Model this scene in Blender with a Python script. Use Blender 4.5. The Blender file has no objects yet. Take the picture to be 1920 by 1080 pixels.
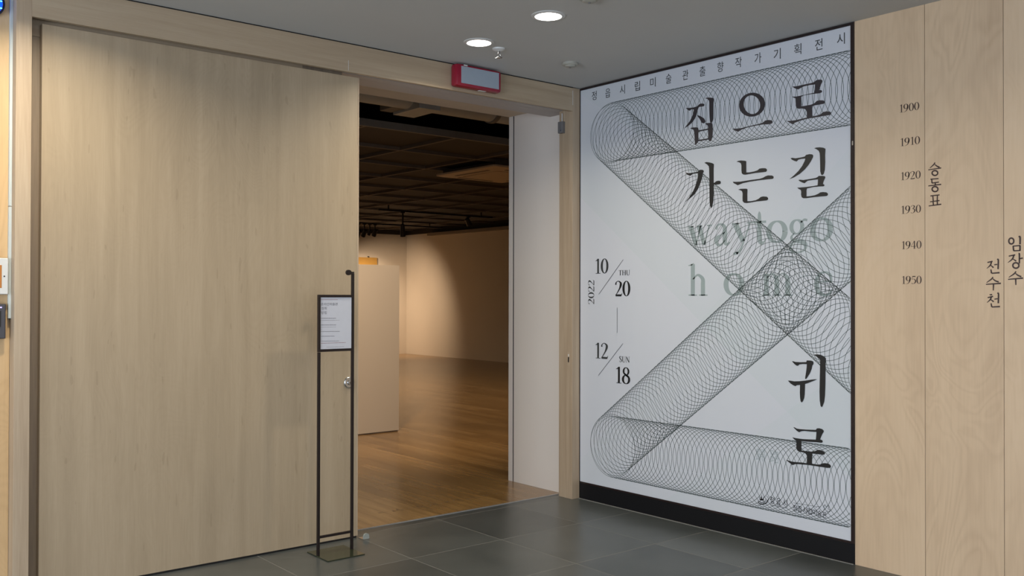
import bpy, bmesh, math, random
from mathutils import Vector, Matrix
from mathutils.geometry import tessellate_polygon
random.seed(7)
SC = bpy.context.scene
COL = SC.collection
PI = math.pi

# ------------------------------------------------------------------ camera
PF, PYAW, PPITCH, PROLL = 1755.55, 0.6902, 0.00906, -0.00215
CAM = Vector((-5.00164, -5.23501, 1.55))
_cy, _sy = math.cos(PYAW), math.sin(PYAW)
FWD = Vector((_sy*math.cos(PPITCH), _cy*math.cos(PPITCH), math.sin(PPITCH)))
RGT = Vector((_cy, -_sy, 0.0))
UPV = RGT.cross(FWD)
_c, _s = math.cos(PROLL), math.sin(PROLL)
RX = RGT*_c - UPV*_s
UX = RGT*_s + UPV*_c
cam = bpy.data.cameras.new('camera')
cam.sensor_width = 36.0
cam.lens = PF*36.0/1920.0
cam.clip_start = 0.05
cam.clip_end = 200
camo = bpy.data.objects.new('camera', cam)
COL.objects.link(camo)
M = Matrix((RX, UX, -FWD)).transposed().to_4x4()
M.translation = CAM
camo.matrix_world = M
SC.camera = camo

def ray(px, py):
    return FWD + RX*((px-960)/PF) + UX*((540-py)/PF)
def onx(px, py, x=0.0):
    d = ray(px, py); t = (x-CAM.x)/d.x
    return CAM + d*t
def ony(px, py, y):
    d = ray(px, py); return CAM + d*((y-CAM.y)/d.y)
def onz(px, py, z):
    d = ray(px, py); return CAM + d*((z-CAM.z)/d.z)

# ------------------------------------------------------------------ view / world
SC.view_settings.view_transform = 'Standard'
SC.view_settings.look = 'None'
SC.view_settings.gamma = 1.0
SC.view_settings.use_curve_mapping = False
SC.view_settings.exposure = 0.38
w = bpy.data.worlds.new('world'); SC.world = w
w.use_nodes = True
w.node_tree.nodes['Background'].inputs[0].default_value = (0.62, 0.74, 0.95, 1)
w.node_tree.nodes['Background'].inputs[1].default_value = 1.0

# ------------------------------------------------------------------ lights
def area(name, loc, direction, sx, sy, power, color, spread=PI, shape='RECTANGLE'):
    l = bpy.data.lights.new(name, 'AREA'); l.shape = shape
    l.size = sx
    if shape in ('RECTANGLE', 'ELLIPSE'): l.size_y = sy
    l.energy = power; l.color = color; l.spread = spread
    o = bpy.data.objects.new(name, l); COL.objects.link(o)
    o.location = loc
    o.rotation_euler = Vector(direction).to_track_quat('-Z', 'Y').to_euler()
    return o
DAY = (0.80, 0.89, 1.0)
WARM = (1.0, 0.74, 0.48)
NEUT = (1.0, 0.90, 0.72)
# daylight entering through the lobby windows (they stand behind and left of the camera)
area('window_daylight', (-5.2, -9.35, 1.45), (0, 1, 0), 7.0, 2.2, 68, DAY)
area('window_daylight', (-9.6, -4.6, 1.3), (1, 0, 0), 6.0, 1.9, 290, (0.76, 0.86, 1.0))
CEIL = 3.157
DOWN = [(-1.445, -1.248), (-1.407, -0.548), (-4.0, -0.75), (-4.3, -3.4), (-1.445, -3.6), (-7.2, -1.0), (-7.2, -3.6), (-1.6, -5.8), (-4.3, -6.2)]
DPOW = [11, 12, 23, 8, 7, 8, 5, 5, 5]
for (x, y), p in zip(DOWN, DPOW):
    area('downlight_lamp', (x, y, CEIL-0.012), (0, 0, -1), 0.14, 0.14, p, NEUT, math.radians(150), 'DISK')
def spot(name, loc, target, power, angle, color=WARM, blend=0.6, r=0.04):
    l = bpy.data.lights.new(name, 'SPOT'); l.energy = power; l.spot_size = math.radians(angle)
    l.spot_blend = blend; l.color = color; l.shadow_soft_size = r
    o = bpy.data.objects.new(name, l); COL.objects.link(o); o.location = loc
    o.rotation_euler = (Vector(target)-Vector(loc)).to_track_quat('-Z', 'Y').to_euler()
    return o
GW = (1.0, 0.77, 0.55)
# exhibition spots by the far gallery track, then added ones off the tracks
spot('gallery_spot', (7.2, 14.0, 2.98), (7.5, 16.1, 0.9), 210, 80, GW, 1.0)
spot('gallery_spot', (5.2, 13.4, 3.0), (5.4, 16.1, 1.5), 230, 80, GW, 0.9)
spot('gallery_spot', (3.4, 13.4, 3.0), (3.4, 16.1, 1.5), 230, 80, GW, 0.9)
spot('gallery_spot', (5.9, 14.3, 2.95), (8.85, 16.1, 0.7), 330, 80, GW, 1.0, 0.12)
spot('gallery_spot', (-0.9, 1.9, 3.25), (0.5, 3.9, 0.6), 270, 100, (1.0, .77, .54), 1.0)  # added to brighten the partition, no track here
spot('gallery_spot', (4.2, 4.6, 3.25), (4.2, 4.9, 0.0), 120, 150, GW, 1.0)  # this and the next two are added for general warm light
spot('gallery_spot', (2.6, 9.2, 3.25), (2.6, 9.4, 0.0), 200, 150, GW, 1.0)
spot('gallery_spot', (-2.6, 4.6, 3.25), (-2.0, 5.2, 0.0), 120, 150, GW, 1.0)

# ------------------------------------------------------------------ material helpers
def nd(nt, t, **kw):
    n = nt.nodes.new(t)
    for k, v in kw.items(): setattr(n, k, v)
    return n
def mat(name, col, rough=0.5, metal=0.0, spec=0.5, emit=None, es=0.0, coat=0.0, noise=0.0, nscale=30.0, bump=0.0):
    m = bpy.data.materials.new(name); m.use_nodes = True
    nt = m.node_tree; b = nt.nodes['Principled BSDF']
    b.inputs['Base Color'].default_value = (*col, 1)
    b.inputs['Roughness'].default_value = rough
    b.inputs['Metallic'].default_value = metal
    b.inputs['Specular IOR Level'].default_value = spec
    if coat: b.inputs['Coat Weight'].default_value = coat; b.inputs['Coat Roughness'].default_value = 0.12
    if emit: b.inputs['Emission Color'].default_value = (*emit, 1); b.inputs['Emission Strength'].default_value = es
    tc = nd(nt, 'ShaderNodeTexCoord')
    nz = nd(nt, 'ShaderNodeTexNoise'); nz.inputs['Scale'].default_value = nscale; nz.inputs['Detail'].default_value = 5
    nt.links.new(tc.outputs['Object'], nz.inputs['Vector'])
    mx = nd(nt, 'ShaderNodeMix', data_type='RGBA')
    k = max(noise, 0.03)
    mx.inputs[6].default_value = (*[c*(1-k) for c in col], 1)
    mx.inputs[7].default_value = (*[min(1, c*(1+k)) for c in col], 1)
    nt.links.new(nz.outputs['Fac'], mx.inputs[0])
    nt.links.new(mx.outputs[2], b.inputs['Base Color'])
    if bump:
        bp = nd(nt, 'ShaderNodeBump'); bp.inputs['Strength'].default_value = bump; bp.inputs['Distance'].default_value = 0.002
        nt.links.new(nz.outputs['Fac'], bp.inputs['Height']); nt.links.new(bp.outputs[0], b.inputs['Normal'])
    return m

def wood(name, base, dark, light, sc=(9, 9, 0.7), fine=(160, 160, 4), swirl=0.0, rough=0.45, amp=1.0, flecks=0.0, rnd=0.0, coat=0.0, rings=9.0):
    """veneer: long soft bands, fine pores and, for birch, swirling contour figure (world aligned)"""
    m = bpy.data.materials.new(name); m.use_nodes = True
    nt = m.node_tree; b = nt.nodes['Principled BSDF']; L = nt.links.new
    geo = nd(nt, 'ShaderNodeNewGeometry'); oi = nd(nt, 'ShaderNodeObjectInfo')
    off = nd(nt, 'ShaderNodeVectorMath', operation='MULTIPLY_ADD')
    sc3 = nd(nt, 'ShaderNodeCombineXYZ')
    for i in range(3): L(oi.outputs['Random'], sc3.inputs[i])
    L(sc3.outputs[0], off.inputs[0]); off.inputs[1].default_value = (37, 53, 91); L(geo.outputs['Position'], off.inputs[2])
    def noise(scale, detail, dist=0.0):
        mp = nd(nt, 'ShaderNodeMapping'); mp.inputs['Scale'].default_value = scale
        L(off.outputs[0], mp.inputs['Vector'])
        n = nd(nt, 'ShaderNodeTexNoise'); n.inputs['Scale'].default_value = 1; n.inputs['Detail'].default_value = detail
        n.inputs['Distortion'].default_value = dist
        L(mp.outputs[0], n.inputs['Vector']); return n.outputs['Fac']
    n1 = noise(sc, 3, 0.4); n2 = noise(fine, 2)
    def mth(op, a, b_, c=None):
        n = nd(nt, 'ShaderNodeMath', operation=op)
        for i, v in enumerate((a, b_, c)):
            if v is None: continue
            if isinstance(v, (int, float)): n.inputs[i].default_value = v
            else: L(v, n.inputs[i])
        return n.outputs[0]
    a = mth('SUBTRACT', n1, 0.5); a = mth('MULTIPLY', a, 2.2*amp)
    f = mth('SUBTRACT', n2, 0.5); f = mth('MULTIPLY', f, 0.9*amp)
    tot = mth('ADD', a, f)
    if swirl:
        n3 = noise((2.6, 2.6, 1.1), 2.0, 1.2)
        s_ = mth('MULTIPLY', n3, rings*6.283); s_ = mth('SINE', s_, 0.0); s_ = mth('POWER', mth('ABSOLUTE', s_, 0.0), 3.0)
        fade = noise((1.3, 1.3, .9), 1.0); fade = mth('MULTIPLY', mth('SUBTRACT', fade, 0.3), 2.0)
        s_ = mth('MULTIPLY', mth('MULTIPLY', s_, fade), -swirl)
        tot = mth('ADD', tot, s_)
    if flecks:
        n4 = noise((38, 38, 7), 1.0); n4 = mth('GREATER_THAN', n4, 0.74); n4 = mth('MULTIPLY', n4, -flecks); tot = mth('ADD', tot, n4)
    if rnd:
        r = mth('SUBTRACT', oi.outputs['Random'], 0.5); r = mth('MULTIPLY', r, rnd); tot = mth('ADD', tot, r)
    tot = mth('ADD', tot, 0.5)
    cr = nd(nt, 'ShaderNodeValToRGB'); e = cr.color_ramp.elements
    e[0].position = 0.0; e[0].color = (*dark, 1); e[1].position = 1.0; e[1].color = (*light, 1)
    mid = cr.color_ramp.elements.new(0.5); mid.color = (*base, 1)
    L(tot, cr.inputs[0]); L(cr.outputs[0], b.inputs['Base Color'])
    b.inputs['Roughness'].default_value = rough
    if coat: b.inputs['Coat Weight'].default_value = coat; b.inputs['Coat Roughness'].default_value = 0.16
    bp = nd(nt, 'ShaderNodeBump'); bp.inputs['Strength'].default_value = 0.06; bp.inputs['Distance'].default_value = 0.001
    L(n2, bp.inputs['Height']); L(bp.outputs[0], b.inputs['Normal'])
    return m

M_DOOR = wood('maple_veneer', (0.380, 0.293, 0.192), (0.305, 0.232, 0.148), (0.45, 0.353, 0.24), sc=(13, 13, .8), fine=(170, 170, 6.0), swirl=0.12, flecks=0.28, amp=.48, rings=14)
M_FRAME = wood('oak_trim', (0.41, 0.31, 0.21), (0.33, 0.243, 0.16), (0.48, 0.378, 0.265), sc=(18, 18, .8), fine=(220, 220, 6), amp=.8)
M_HEAD = wood('oak_header', (0.41, 0.31, 0.205), (0.33, 0.243, 0.16), (0.48, 0.378, 0.26), sc=(.6, 10, 14), fine=(5, 200, 200), amp=.6)
M_BIRCH = wood('birch_plywood', (0.62, 0.455, 0.295), (0.48, 0.335, 0.21), (0.70, 0.535, 0.37), sc=(3, 3, .8), fine=(90, 90, 5), swirl=0.20, amp=.40, rings=6, flecks=0.0, rough=.5)
M_BIRCH2 = wood('birch_plywood_left', (0.60, 0.40, 0.20), (0.46, 0.29, 0.14), (0.68, 0.48, 0.27), sc=(4, 4, .9), fine=(90, 90, 5), swirl=0.3, amp=.35, rings=10)
M_PLANK = wood('oak_floorboard', (0.27, 0.155, 0.055), (0.18, 0.098, 0.032), (0.37, 0.225, 0.09), sc=(14, .9, 14), fine=(160, 5, 160), amp=.6, rnd=0.55, rough=.24, coat=.15)
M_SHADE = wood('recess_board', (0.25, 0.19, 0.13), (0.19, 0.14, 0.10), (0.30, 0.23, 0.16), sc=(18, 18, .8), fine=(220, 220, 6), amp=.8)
M_CEIL = mat('painted_ceiling', (0.50, 0.50, 0.48), 0.85, noise=0.02, nscale=3)
M_WHITE = mat('white_plaster', (0.68, 0.62, 0.56), 0.7, noise=0.03, nscale=2, bump=0.05)
M_GALW = mat('gallery_wall_paint', (0.60, 0.52, 0.42), 0.8, noise=0.02, nscale=2)
M_SOFF = mat('soffit_warm_tint', (0.55, 0.47, 0.37), 0.7, noise=0.05, nscale=3)  # white soffit tinted beige: warm gallery light put into its colour
M_TRACKC = mat('door_track_cover', (0.42, 0.39, 0.37), 0.5, noise=0.04)
M_GREYW = mat('lobby_paint', (0.55, 0.54, 0.52), 0.8)
M_BLACK = mat('black_plinth', (0.006, 0.006, 0.007), 0.5, spec=0.25)
M_GROUT = mat('grout', (0.20, 0.195, 0.18), 0.9, noise=0.1)
M_INK = mat('print_black', (0.012, 0.012, 0.012), 0.45)
M_INKP = mat('print_brown_black', (0.032, 0.026, 0.030), 0.45)
M_LINE = mat('print_line_grey', (0.085, 0.11, 0.105), 0.5)
M_PALE = mat('print_pale_green_grey', (0.29, 0.345, 0.34), 0.5)
M_FAINT = mat('print_faint_grey', (0.38, 0.43, 0.45), 0.5)
M_GREYINK = mat('print_grey', (0.040, 0.043, 0.043), 0.5)
M_VINYL = mat('vinyl_brown', (0.045, 0.022, 0.018), 0.4)
M_BSTEEL = mat('black_steel', (0.018, 0.012, 0.012), 0.35, metal=0.3)
M_BASE = mat('stand_base_steel', (0.028, 0.034, 0.018), 0.12, metal=0.0, spec=0.6)
M_PAPER = mat('paper_sheet', (0.52, 0.53, 0.58), 0.35)
M_REDINK = mat('print_dull_red', (0.25, 0.09, 0.09), 0.5)
M_TXT = mat('print_small_grey', (0.17, 0.16, 0.17), 0.5)
M_RED = mat('red_plastic', (0.27, 0.008, 0.028), 0.25)
M_SIGNF = mat('sign_diffuser', (0.33, 0.38, 0.44), 0.3)
M_PLAST = mat('white_plastic', (0.62, 0.62, 0.60), 0.35)
M_PGREY = mat('grey_plastic', (0.15, 0.145, 0.145), 0.45)
M_COND = mat('conduit_plastic', (0.50, 0.54, 0.52), 0.35)
M_CHROME = mat('brushed_chrome', (0.55, 0.55, 0.55), 0.25, metal=1.0)
M_ALU = mat('threshold_aluminium', (0.42, 0.42, 0.43), 0.35, metal=0.6)
M_LAMP = mat('lamp_disc', (1, 1, 1), 0.5, emit=(1.0, 0.97, 0.90), es=9.0)
M_BEAM = mat('dark_ceiling_beam', (0.14, 0.115, 0.09), 0.7, noise=0.1)
M_BEAMG = mat('grey_ceiling_beam', (0.19, 0.175, 0.15), 0.7, noise=0.1)
M_DARK = mat('dark_void', (0.030, 0.022, 0.016), 0.9)
M_MESH = mat('dark_ceiling_board', (0.048, 0.040, 0.033), 0.8, noise=.15)
M_DUCT = mat('duct_paint', (0.45, 0.46, 0.44), 0.6, noise=0.1, nscale=8)
M_RAIL = mat('wall_rail_paint', (0.20, 0.16, 0.12), 0.6)
M_BLK = mat('spot_black', (0.01, 0.008, 0.007), 0.5)
M_ACW = mat('cassette_plastic', (0.62, 0.50, 0.36), 0.5)
M_GOLD = mat('ochre_canvas', (0.46, 0.25, 0.05), 0.7, noise=0.15, nscale=6)
M_ORANGE = mat('orange_screen', (0.45, 0.17, 0.03), 0.4)
M_NAVY = mat('navy_housing', (0.01, 0.015, 0.06), 0.3)
M_BLUE = mat('blue_lamp', (0.0, 0.08, 0.6), 0.2, emit=(0.0, 0.09, 0.9), es=0.9)
M_CYAN = mat('blue_lamp_core', (0.1, 0.5, 1.0), 0.2, emit=(0.12, 0.55, 1.0), es=2.2)
M_VIOLET = mat('violet_led', (0.3, 0.25, 0.9), 0.3, emit=(0.35, 0.3, 1.0), es=1.5)
M_CASE = mat('reader_case', (0.05, 0.045, 0.05), 0.3)
M_FRAMEB = mat('poster_frame_black', (0.02, 0.012, 0.012), 0.25)

def tile_mat():
    m = bpy.data.materials.new('slate_tile'); m.use_nodes = True
    nt = m.node_tree; b = nt.nodes['Principled BSDF']; L = nt.links.new
    geo = nd(nt, 'ShaderNodeNewGeometry'); oi = nd(nt, 'ShaderNodeObjectInfo')
    n = nd(nt, 'ShaderNodeTexNoise'); n.inputs['Scale'].default_value = 2.2; n.inputs['Detail'].default_value = 6; n.inputs['Distortion'].default_value = .6
    ad = nd(nt, 'ShaderNodeVectorMath', operation='ADD'); cx = nd(nt, 'ShaderNodeCombineXYZ')
    ml = nd(nt, 'ShaderNodeMath', operation='MULTIPLY'); ml.inputs[1].default_value = 40; L(oi.outputs['Random'], ml.inputs[0])
    L(ml.outputs[0], cx.inputs[0]); L(geo.outputs['Position'], ad.inputs[0]); L(cx.outputs[0], ad.inputs[1]); L(ad.outputs[0], n.inputs['Vector'])
    m2 = nd(nt, 'ShaderNodeMath', operation='MULTIPLY_ADD'); m2.inputs[1].default_value = 0.45; L(oi.outputs['Random'], m2.inputs[0]); L(n.outputs['Fac'], m2.inputs[2])
    cr = nd(nt, 'ShaderNodeValToRGB'); e = cr.color_ramp.elements
    e[0].position = .35; e[0].color = (0.044, 0.050, 0.050, 1); e[1].position = 1.0; e[1].color = (0.086, 0.094, 0.092, 1)
    L(m2.outputs[0], cr.inputs[0]); L(cr.outputs[0], b.inputs['Base Color'])
    b.inputs['Roughness'].default_value = 0.30
    b.inputs['Specular IOR Level'].default_value = 0.5
    n2 = nd(nt, 'ShaderNodeTexNoise'); n2.inputs['Scale'].default_value = 60; L(geo.outputs['Position'], n2.inputs['Vector'])
    bp = nd(nt, 'ShaderNodeBump'); bp.inputs['Strength'].default_value = .15; bp.inputs['Distance'].default_value = .001
    L(n2.outputs['Fac'], bp.inputs['Height']); L(bp.outputs[0], b.inputs['Normal'])
    return m
M_TILE = tile_mat()

def poster_mat():
    """white print with the faint greenish gradient planes of the design (object space: -y along the wall, z up)"""
    m = bpy.data.materials.new('poster_sheet'); m.use_nodes = True
    nt = m.node_tree; b = nt.nodes['Principled BSDF']; L = nt.links.new
    geo = nd(nt, 'ShaderNodeNewGeometry')
    def band(a, c, width, k):
        dx, dz = c[0]-a[0], c[1]-a[1]; l = math.hypot(dx, dz); nx, nz = -dz/l, dx/l
        vm = nd(nt, 'ShaderNodeVectorMath', operation='DOT_PRODUCT'); L(geo.outputs['Position'], vm.inputs[0])
        vm.inputs[1].default_value = (0, -nx, nz)
        mr = nd(nt, 'ShaderNodeMapRange'); mr.clamp = True
        d0 = nx*a[0]+nz*a[1]
        mr.inputs['From Min'].default_value = d0; mr.inputs['From Max'].default_value = d0+width
        mr.inputs['To Min'].default_value = k; mr.inputs['To Max'].default_value = 0.0
        L(vm.outputs['Value'], mr.inputs['Value'])
        gt = nd(nt, 'ShaderNodeMath', operation='GREATER_THAN'); gt.inputs[1].default_value = d0; L(vm.outputs['Value'], gt.inputs[0])
        mu = nd(nt, 'ShaderNodeMath', operation='MULTIPLY'); L(mr.outputs[0], mu.inputs[0]); L(gt.outputs[0], mu.inputs[1])
        return mu.outputs[0]
    outs = [band((0.0, 2.32), (1.84, 0.85), 0.75, .26), band((1.84, 0.85), (0.0, 2.32), -0.0001, 0), band((2.3, 1.17), (1.35, .48), 0.6, .2), band((2.25, 2.4), (0.0, 0.28), .8, .15), band((0.0, 3.12), (.3, 2.92), .7, .2)]
    tot = outs[0]
    for o in outs[2:]:
        ad = nd(nt, 'ShaderNodeMath', operation='ADD'); L(tot, ad.inputs[0]); L(o, ad.inputs[1]); tot = ad.outputs[0]
    mx = nd(nt, 'ShaderNodeMix', data_type='RGBA')
    mx.inputs[6].default_value = (0.58, 0.595, 0.63, 1); mx.inputs[7].default_value = (0.49, 0.56, 0.555, 1)
    L(tot, mx.inputs[0]); L(mx.outputs[2], b.inputs['Base Color'])
    b.inputs['Roughness'].default_value = 0.42
    return m
M_POSTER = poster_mat()

# ------------------------------------------------------------------ geometry helpers
def box(bm, x0, x1, y0, y1, z0, z1, bevel=0.0):
    r = bmesh.ops.create_cube(bm, size=1.0)
    vs = r['verts']
    bmesh.ops.scale(bm, vec=(x1-x0, y1-y0, z1-z0), verts=vs)
    bmesh.ops.translate(bm, vec=((x0+x1)/2, (y0+y1)/2, (z0+z1)/2), verts=vs)
    if bevel:
        es = list({e for v in vs for e in v.link_edges})
        bmesh.ops.bevel(bm, geom=es, offset=bevel, segments=2, affect='EDGES', profile=.5)
def cyl(bm, p, q, r0, r1=None, seg=20):
    p, q = Vector(p), Vector(q); d = q-p
    mtx = Matrix.Translation((p+q)/2) @ d.to_track_quat('Z', 'Y').to_matrix().to_4x4()
    bmesh.ops.create_cone(bm, cap_ends=True, segments=seg, radius1=r0, radius2=r0 if r1 is None else r1, depth=d.length, matrix=mtx)
def lathe(bm, prof, loc, axis='Z', seg=28):
    """prof: list of (r, h) from top to bottom, revolved about loc's axis"""
    rings = []
    for r, h in prof:
        ring = []
        for i in range(seg):
            a = 2*PI*i/seg
            c, s = math.cos(a)*r, math.sin(a)*r
            v = {'Z': (c, s, h), 'Y': (c, h, s), 'X': (h, c, s)}[axis]
            ring.append(bm.verts.new((loc[0]+v[0], loc[1]+v[1], loc[2]+v[2])))
        rings.append(ring)
    for a, b in zip(rings, rings[1:]):
        for i in range(seg):
            bm.faces.new((a[i], a[(i+1) % seg], b[(i+1) % seg], b[i]))
    bm.faces.new(rings[0]); bm.faces.new(rings[-1])
def tube(bm, pts, r, seg=10):
    for a, b in zip(pts, pts[1:]): cyl(bm, a, b, r, seg=seg)
    for p in pts[1:-1]: bmesh.ops.create_uvsphere(bm, u_segments=seg, v_segments=6, radius=r, matrix=Matrix.Translation(p))
def obj(name, bm, m, parent=None, smooth=False, kind=None):
    bmesh.ops.recalc_face_normals(bm, faces=bm.faces)
    me = bpy.data.meshes.new(name); bm.to_mesh(me); bm.free()
    if smooth:
        for p in me.polygons: p.use_smooth = True
        try: me.set_sharp_from_angle(angle=math.radians(35))
        except Exception: pass
    me.materials.append(m)
    o = bpy.data.objects.new(name, me); COL.objects.link(o)
    if parent: o.parent = parent
    if kind: o['kind'] = kind
    return o
def B(name, m, parent, *boxes, bevel=0.0, kind=None):
    bm = bmesh.new()
    for b in boxes: box(bm, *b, bevel=bevel)
    return obj(name, bm, m, parent, kind=kind)
def thing(name, label, cat, group=None, loc=(0, 0, 0)):
    o = bpy.data.objects.new(name, None); COL.objects.link(o); o.location = loc
    o.empty_display_size = 0.1
    o['label'] = label; o['category'] = cat
    if group: o['group'] = group
    return o
def rooted(root):
    """children were built in world coordinates: keep them there under the root"""
    bpy.context.view_layer.update()
    for c in root.children:
        c.matrix_parent_inverse = root.matrix_world.inverted()
def struct(name):
    o = bpy.data.objects.new(name, None); COL.objects.link(o); o['kind'] = 'structure'; return o
S = 'structure'

# ================================================================== SETTING
# ---- lobby floor: grout bed with slate tiles
fl = B('floor', M_GROUT, None, (-10.0, 0.0, -9.6, 0.197, -0.12, -0.0004), kind=S)
GX, GY, PXX, PYY, GAP = -0.56, 0.11, 0.682, 0.690, 0.005
shared = {}
def tile(x0, x1, y0, y1):
    key = (round(x1-x0, 3), round(y1-y0, 3))
    if key not in shared:
        bm = bmesh.new(); box(bm, -key[0]/2, key[0]/2, -key[1]/2, key[1]/2, -0.01, 0.0)
        me = bpy.data.meshes.new('tile'); bm.to_mesh(me); bm.free(); me.materials.append(M_TILE); shared[key] = me
    o = bpy.data.objects.new('tile', shared[key]); COL.objects.link(o); o.parent = fl
    o.location = ((x0+x1)/2, (y0+y1)/2, 0.0)
xs = [0.0, GX] + [GX-PXX*i for i in range(1, 14)]
ys = [0.195, GY] + [GY-PYY*i for i in range(1, 15)]
for a, b in zip(xs, xs[1:]):
    for c, d in zip(ys, ys[1:]):
        tile(b+GAP/2, a-GAP/2, d+GAP/2, c-GAP/2)

# ---- ceiling
B('ceiling', M_CEIL, None, (-10, 0.03, -9.6, 0.0, CEIL, CEIL+0.12), kind=S)
# dark shadow gap bead between ceiling and walls
B('trim_1', M_BLACK, None, (-9.9, -0.078, -0.003, 0.002, CEIL-0.006, CEIL-0.001), kind=S)

# ---- wall with the opening (lobby side y = 0.1, gallery side y = 0.875)
wb = struct('wall_back')
B('wall_core', M_WHITE, wb, (-10, -2.02, 0.125, 0.875, -0.02, 4.6))
B('wall_core', M_WHITE, wb, (0.012, 0.20, 0.20, 0.812, -0.02, 3.3))       # white reveal on the right of the opening
B('corner_bead', M_WHITE, wb, (0.010, 0.20, 0.828, 0.878, -0.02, 3.3))
B('joint_gap', M_BLACK, wb, (0.016, 0.19, 0.8121, 0.8279, 0.0, 3.3))
B('wall_core', M_GALW, wb, (0.20, 9.2, 0.30, 0.875, -0.02, 4.6))
B('lintel', M_SOFF, wb, (-2.02, 0.012, 0.36, 0.875, 3.065, 4.6))
B('lintel', M_TRACKC, wb, (-2.02, 0.012, 0.20, 0.36, 2.992, 4.6))
B('lintel', M_CEIL, wb, (-2.02, 0.2, 0.0, 0.2, 3.2, 4.6))
# plywood cladding left of the frame
for i in range(6):
    B('panel', M_BIRCH2, wb, (-3.932-1.0*(i+1)+0.003, -3.932-1.0*i, 0.10, 0.125, 0.0, CEIL))

# door frame
fr = struct('trim_2')
B('left_post', M_FRAME, fr, (-3.931, -3.858, 0.0, 0.10, 0.0, CEIL-0.004), bevel=0.0015)
B('header', M_HEAD, fr, (-3.8585, -0.0785, 0.0, 0.030, 2.974, CEIL-0.004), bevel=0.001)
B('header', M_HEAD, fr, (-3.8585, -2.3, 0.095, 0.12, 2.9, CEIL-0.004))
B('right_post', M_FRAME, fr, (-0.079, -0.0015, 0.0, 0.152, 0.0, CEIL-0.004), bevel=0.0015)
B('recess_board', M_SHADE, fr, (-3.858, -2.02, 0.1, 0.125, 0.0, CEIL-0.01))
# head of the pocket: sliding track and its cover
B('track_cover', M_TRACKC, fr, (-3.85, -0.002, 0.110, 0.198, 2.992, CEIL-0.004))
B('door_rail', M_BLK, fr, (-3.85, -0.080, 0.036, 0.106, 3.06, 3.10))
B('panel_seam', M_PLAST, fr, (-0.0805, -0.0775, -0.0012, 0.001, 3.02, 3.13))
bm = bmesh.new(); a = ony(653.4, 113, 0); b_ = ony(653.4, 132, 0)
box(bm, a.x-0.0012, a.x+0.0012, -0.001, 0.0005, b_.z, a.z); obj('panel_seam', bm, M_PLAST, fr)
# lock strike in the right post
B('strike_plate', M_FRAME, fr, (-0.0805, -0.0785, 0.028, 0.054, 1.015, 1.125))
B('strike_slot', M_BLK, fr, (-0.0815, -0.0795, 0.035, 0.047, 1.045, 1.085))
B('strike_slot', M_PLAST, fr, (-0.0815, -0.0795, 0.036, 0.046, 1.09, 1.108))

# ---- threshold strip
B('trim_3', M_ALU, None, (-2.02, -0.0, 0.197, 0.211, -0.02, 0.004), kind=S)

# ---- sliding door
dr = struct('door_1')
DX0, DX1 = -3.801, -1.925
B('door_panel', M_DOOR, dr, (DX0, DX1-0.012, 0.043, 0.088, 0.012, 2.957), bevel=0.001)
B('edge_band', M_FRAME, dr, (DX1-0.0115, DX1, 0.043, 0.088, 0.012, 2.957), bevel=0.0008)
B('bottom_gap_shade', M_BLK, dr, (DX0+.01, DX1-.005, 0.05, 0.08, 0.001, 0.012))  # black strip stands in for the dark gap under the door
bm = bmesh.new(); lk = ony(654, 717, 0.043)
lathe(bm, [(0.036, 0.043), (0.036, 0.037), (0.031, 0.033), (0.016, 0.033), (0.014, 0.026), (0.006, 0.025)], (lk.x, 0, lk.z), 'Y')
lkob = obj('lock', bm, M_CHROME, dr, smooth=True); lkob['label'] = 'round chrome lock'
bm = bmesh.new(); box(bm, lk.x-0.0015, lk.x+0.0015, 0.0245, 0.026, lk.z-0.008, lk.z+0.006); obj('keyhole', bm, M_BLK, lkob)

# ---- right wall: black plinth, plywood panels
wr = struct('wall_right')
B('wall_core', M_GREYW, wr, (0.012, 0.19, -9.6, 0.2, -0.02, CEIL+0.1))
PW = 2.307
B('black_backing', M_BLACK, wr, (0.002, 0.012, -PW, -0.0015, 0.0, CEIL))
edges = [-2.307, -2.726, -3.140] + [-3.140-0.4145*i for i in range(1, 16)]
for i, (a, b) in enumerate(zip(edges, edges[1:])):
    B('panel', M_BIRCH, wr, (0.0, 0.012, b+0.0030, a-(0.0 if i == 0 else 0.0), 0.0, CEIL), bevel=0.0008)
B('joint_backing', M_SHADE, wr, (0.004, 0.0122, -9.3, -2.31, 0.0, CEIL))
B('baseboard_right', M_BLACK, None, (-0.006, 0.002, -PW+0.002, -0.0015, 0.004, 0.118), bevel=0.001, kind=S)
B('trim_4', M_GROUT, None, (-0.014, -0.006, -PW+0.004, -0.0015, -0.002, 0.003), kind=S)

# ---- rest of the lobby: walls with glazed windows behind / left of the camera
wl = struct('wall_left')
B('wall_core', M_GREYW, wl, (-10.2, -10, -9.8, 0.2, -0.02, 0.35), (-10.2, -10, -9.8, 0.2, 2.6, CEIL+.1), (-10.2, -10, -1.5, 0.2, 0.35, 2.6), (-10.2, -10, -9.8, -7.7, 0.35, 2.6))
wf = struct('wall_front')
B('wall_core', M_GREYW, wf, (-10.2, 0.2, -9.8, -9.6, -0.02, 0.35), (-10.2, 0.2, -9.8, -9.6, 2.6, CEIL+.1), (-1.6, 0.2, -9.8, -9.6, 0.35, 2.6), (-10.2, -8.8, -9.8, -9.6, 0.35, 2.6))
B('window_1', M_ALU, None, *[(-8.8+i*1.8-.03, -8.8+i*1.8+.03, -9.74, -9.66, 0.35, 2.6) for i in range(5)], (-8.8, -1.6, -9.74, -9.66, 0.35, 0.41), (-8.8, -1.6, -9.74, -9.66, 2.54, 2.6), kind=S)
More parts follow.
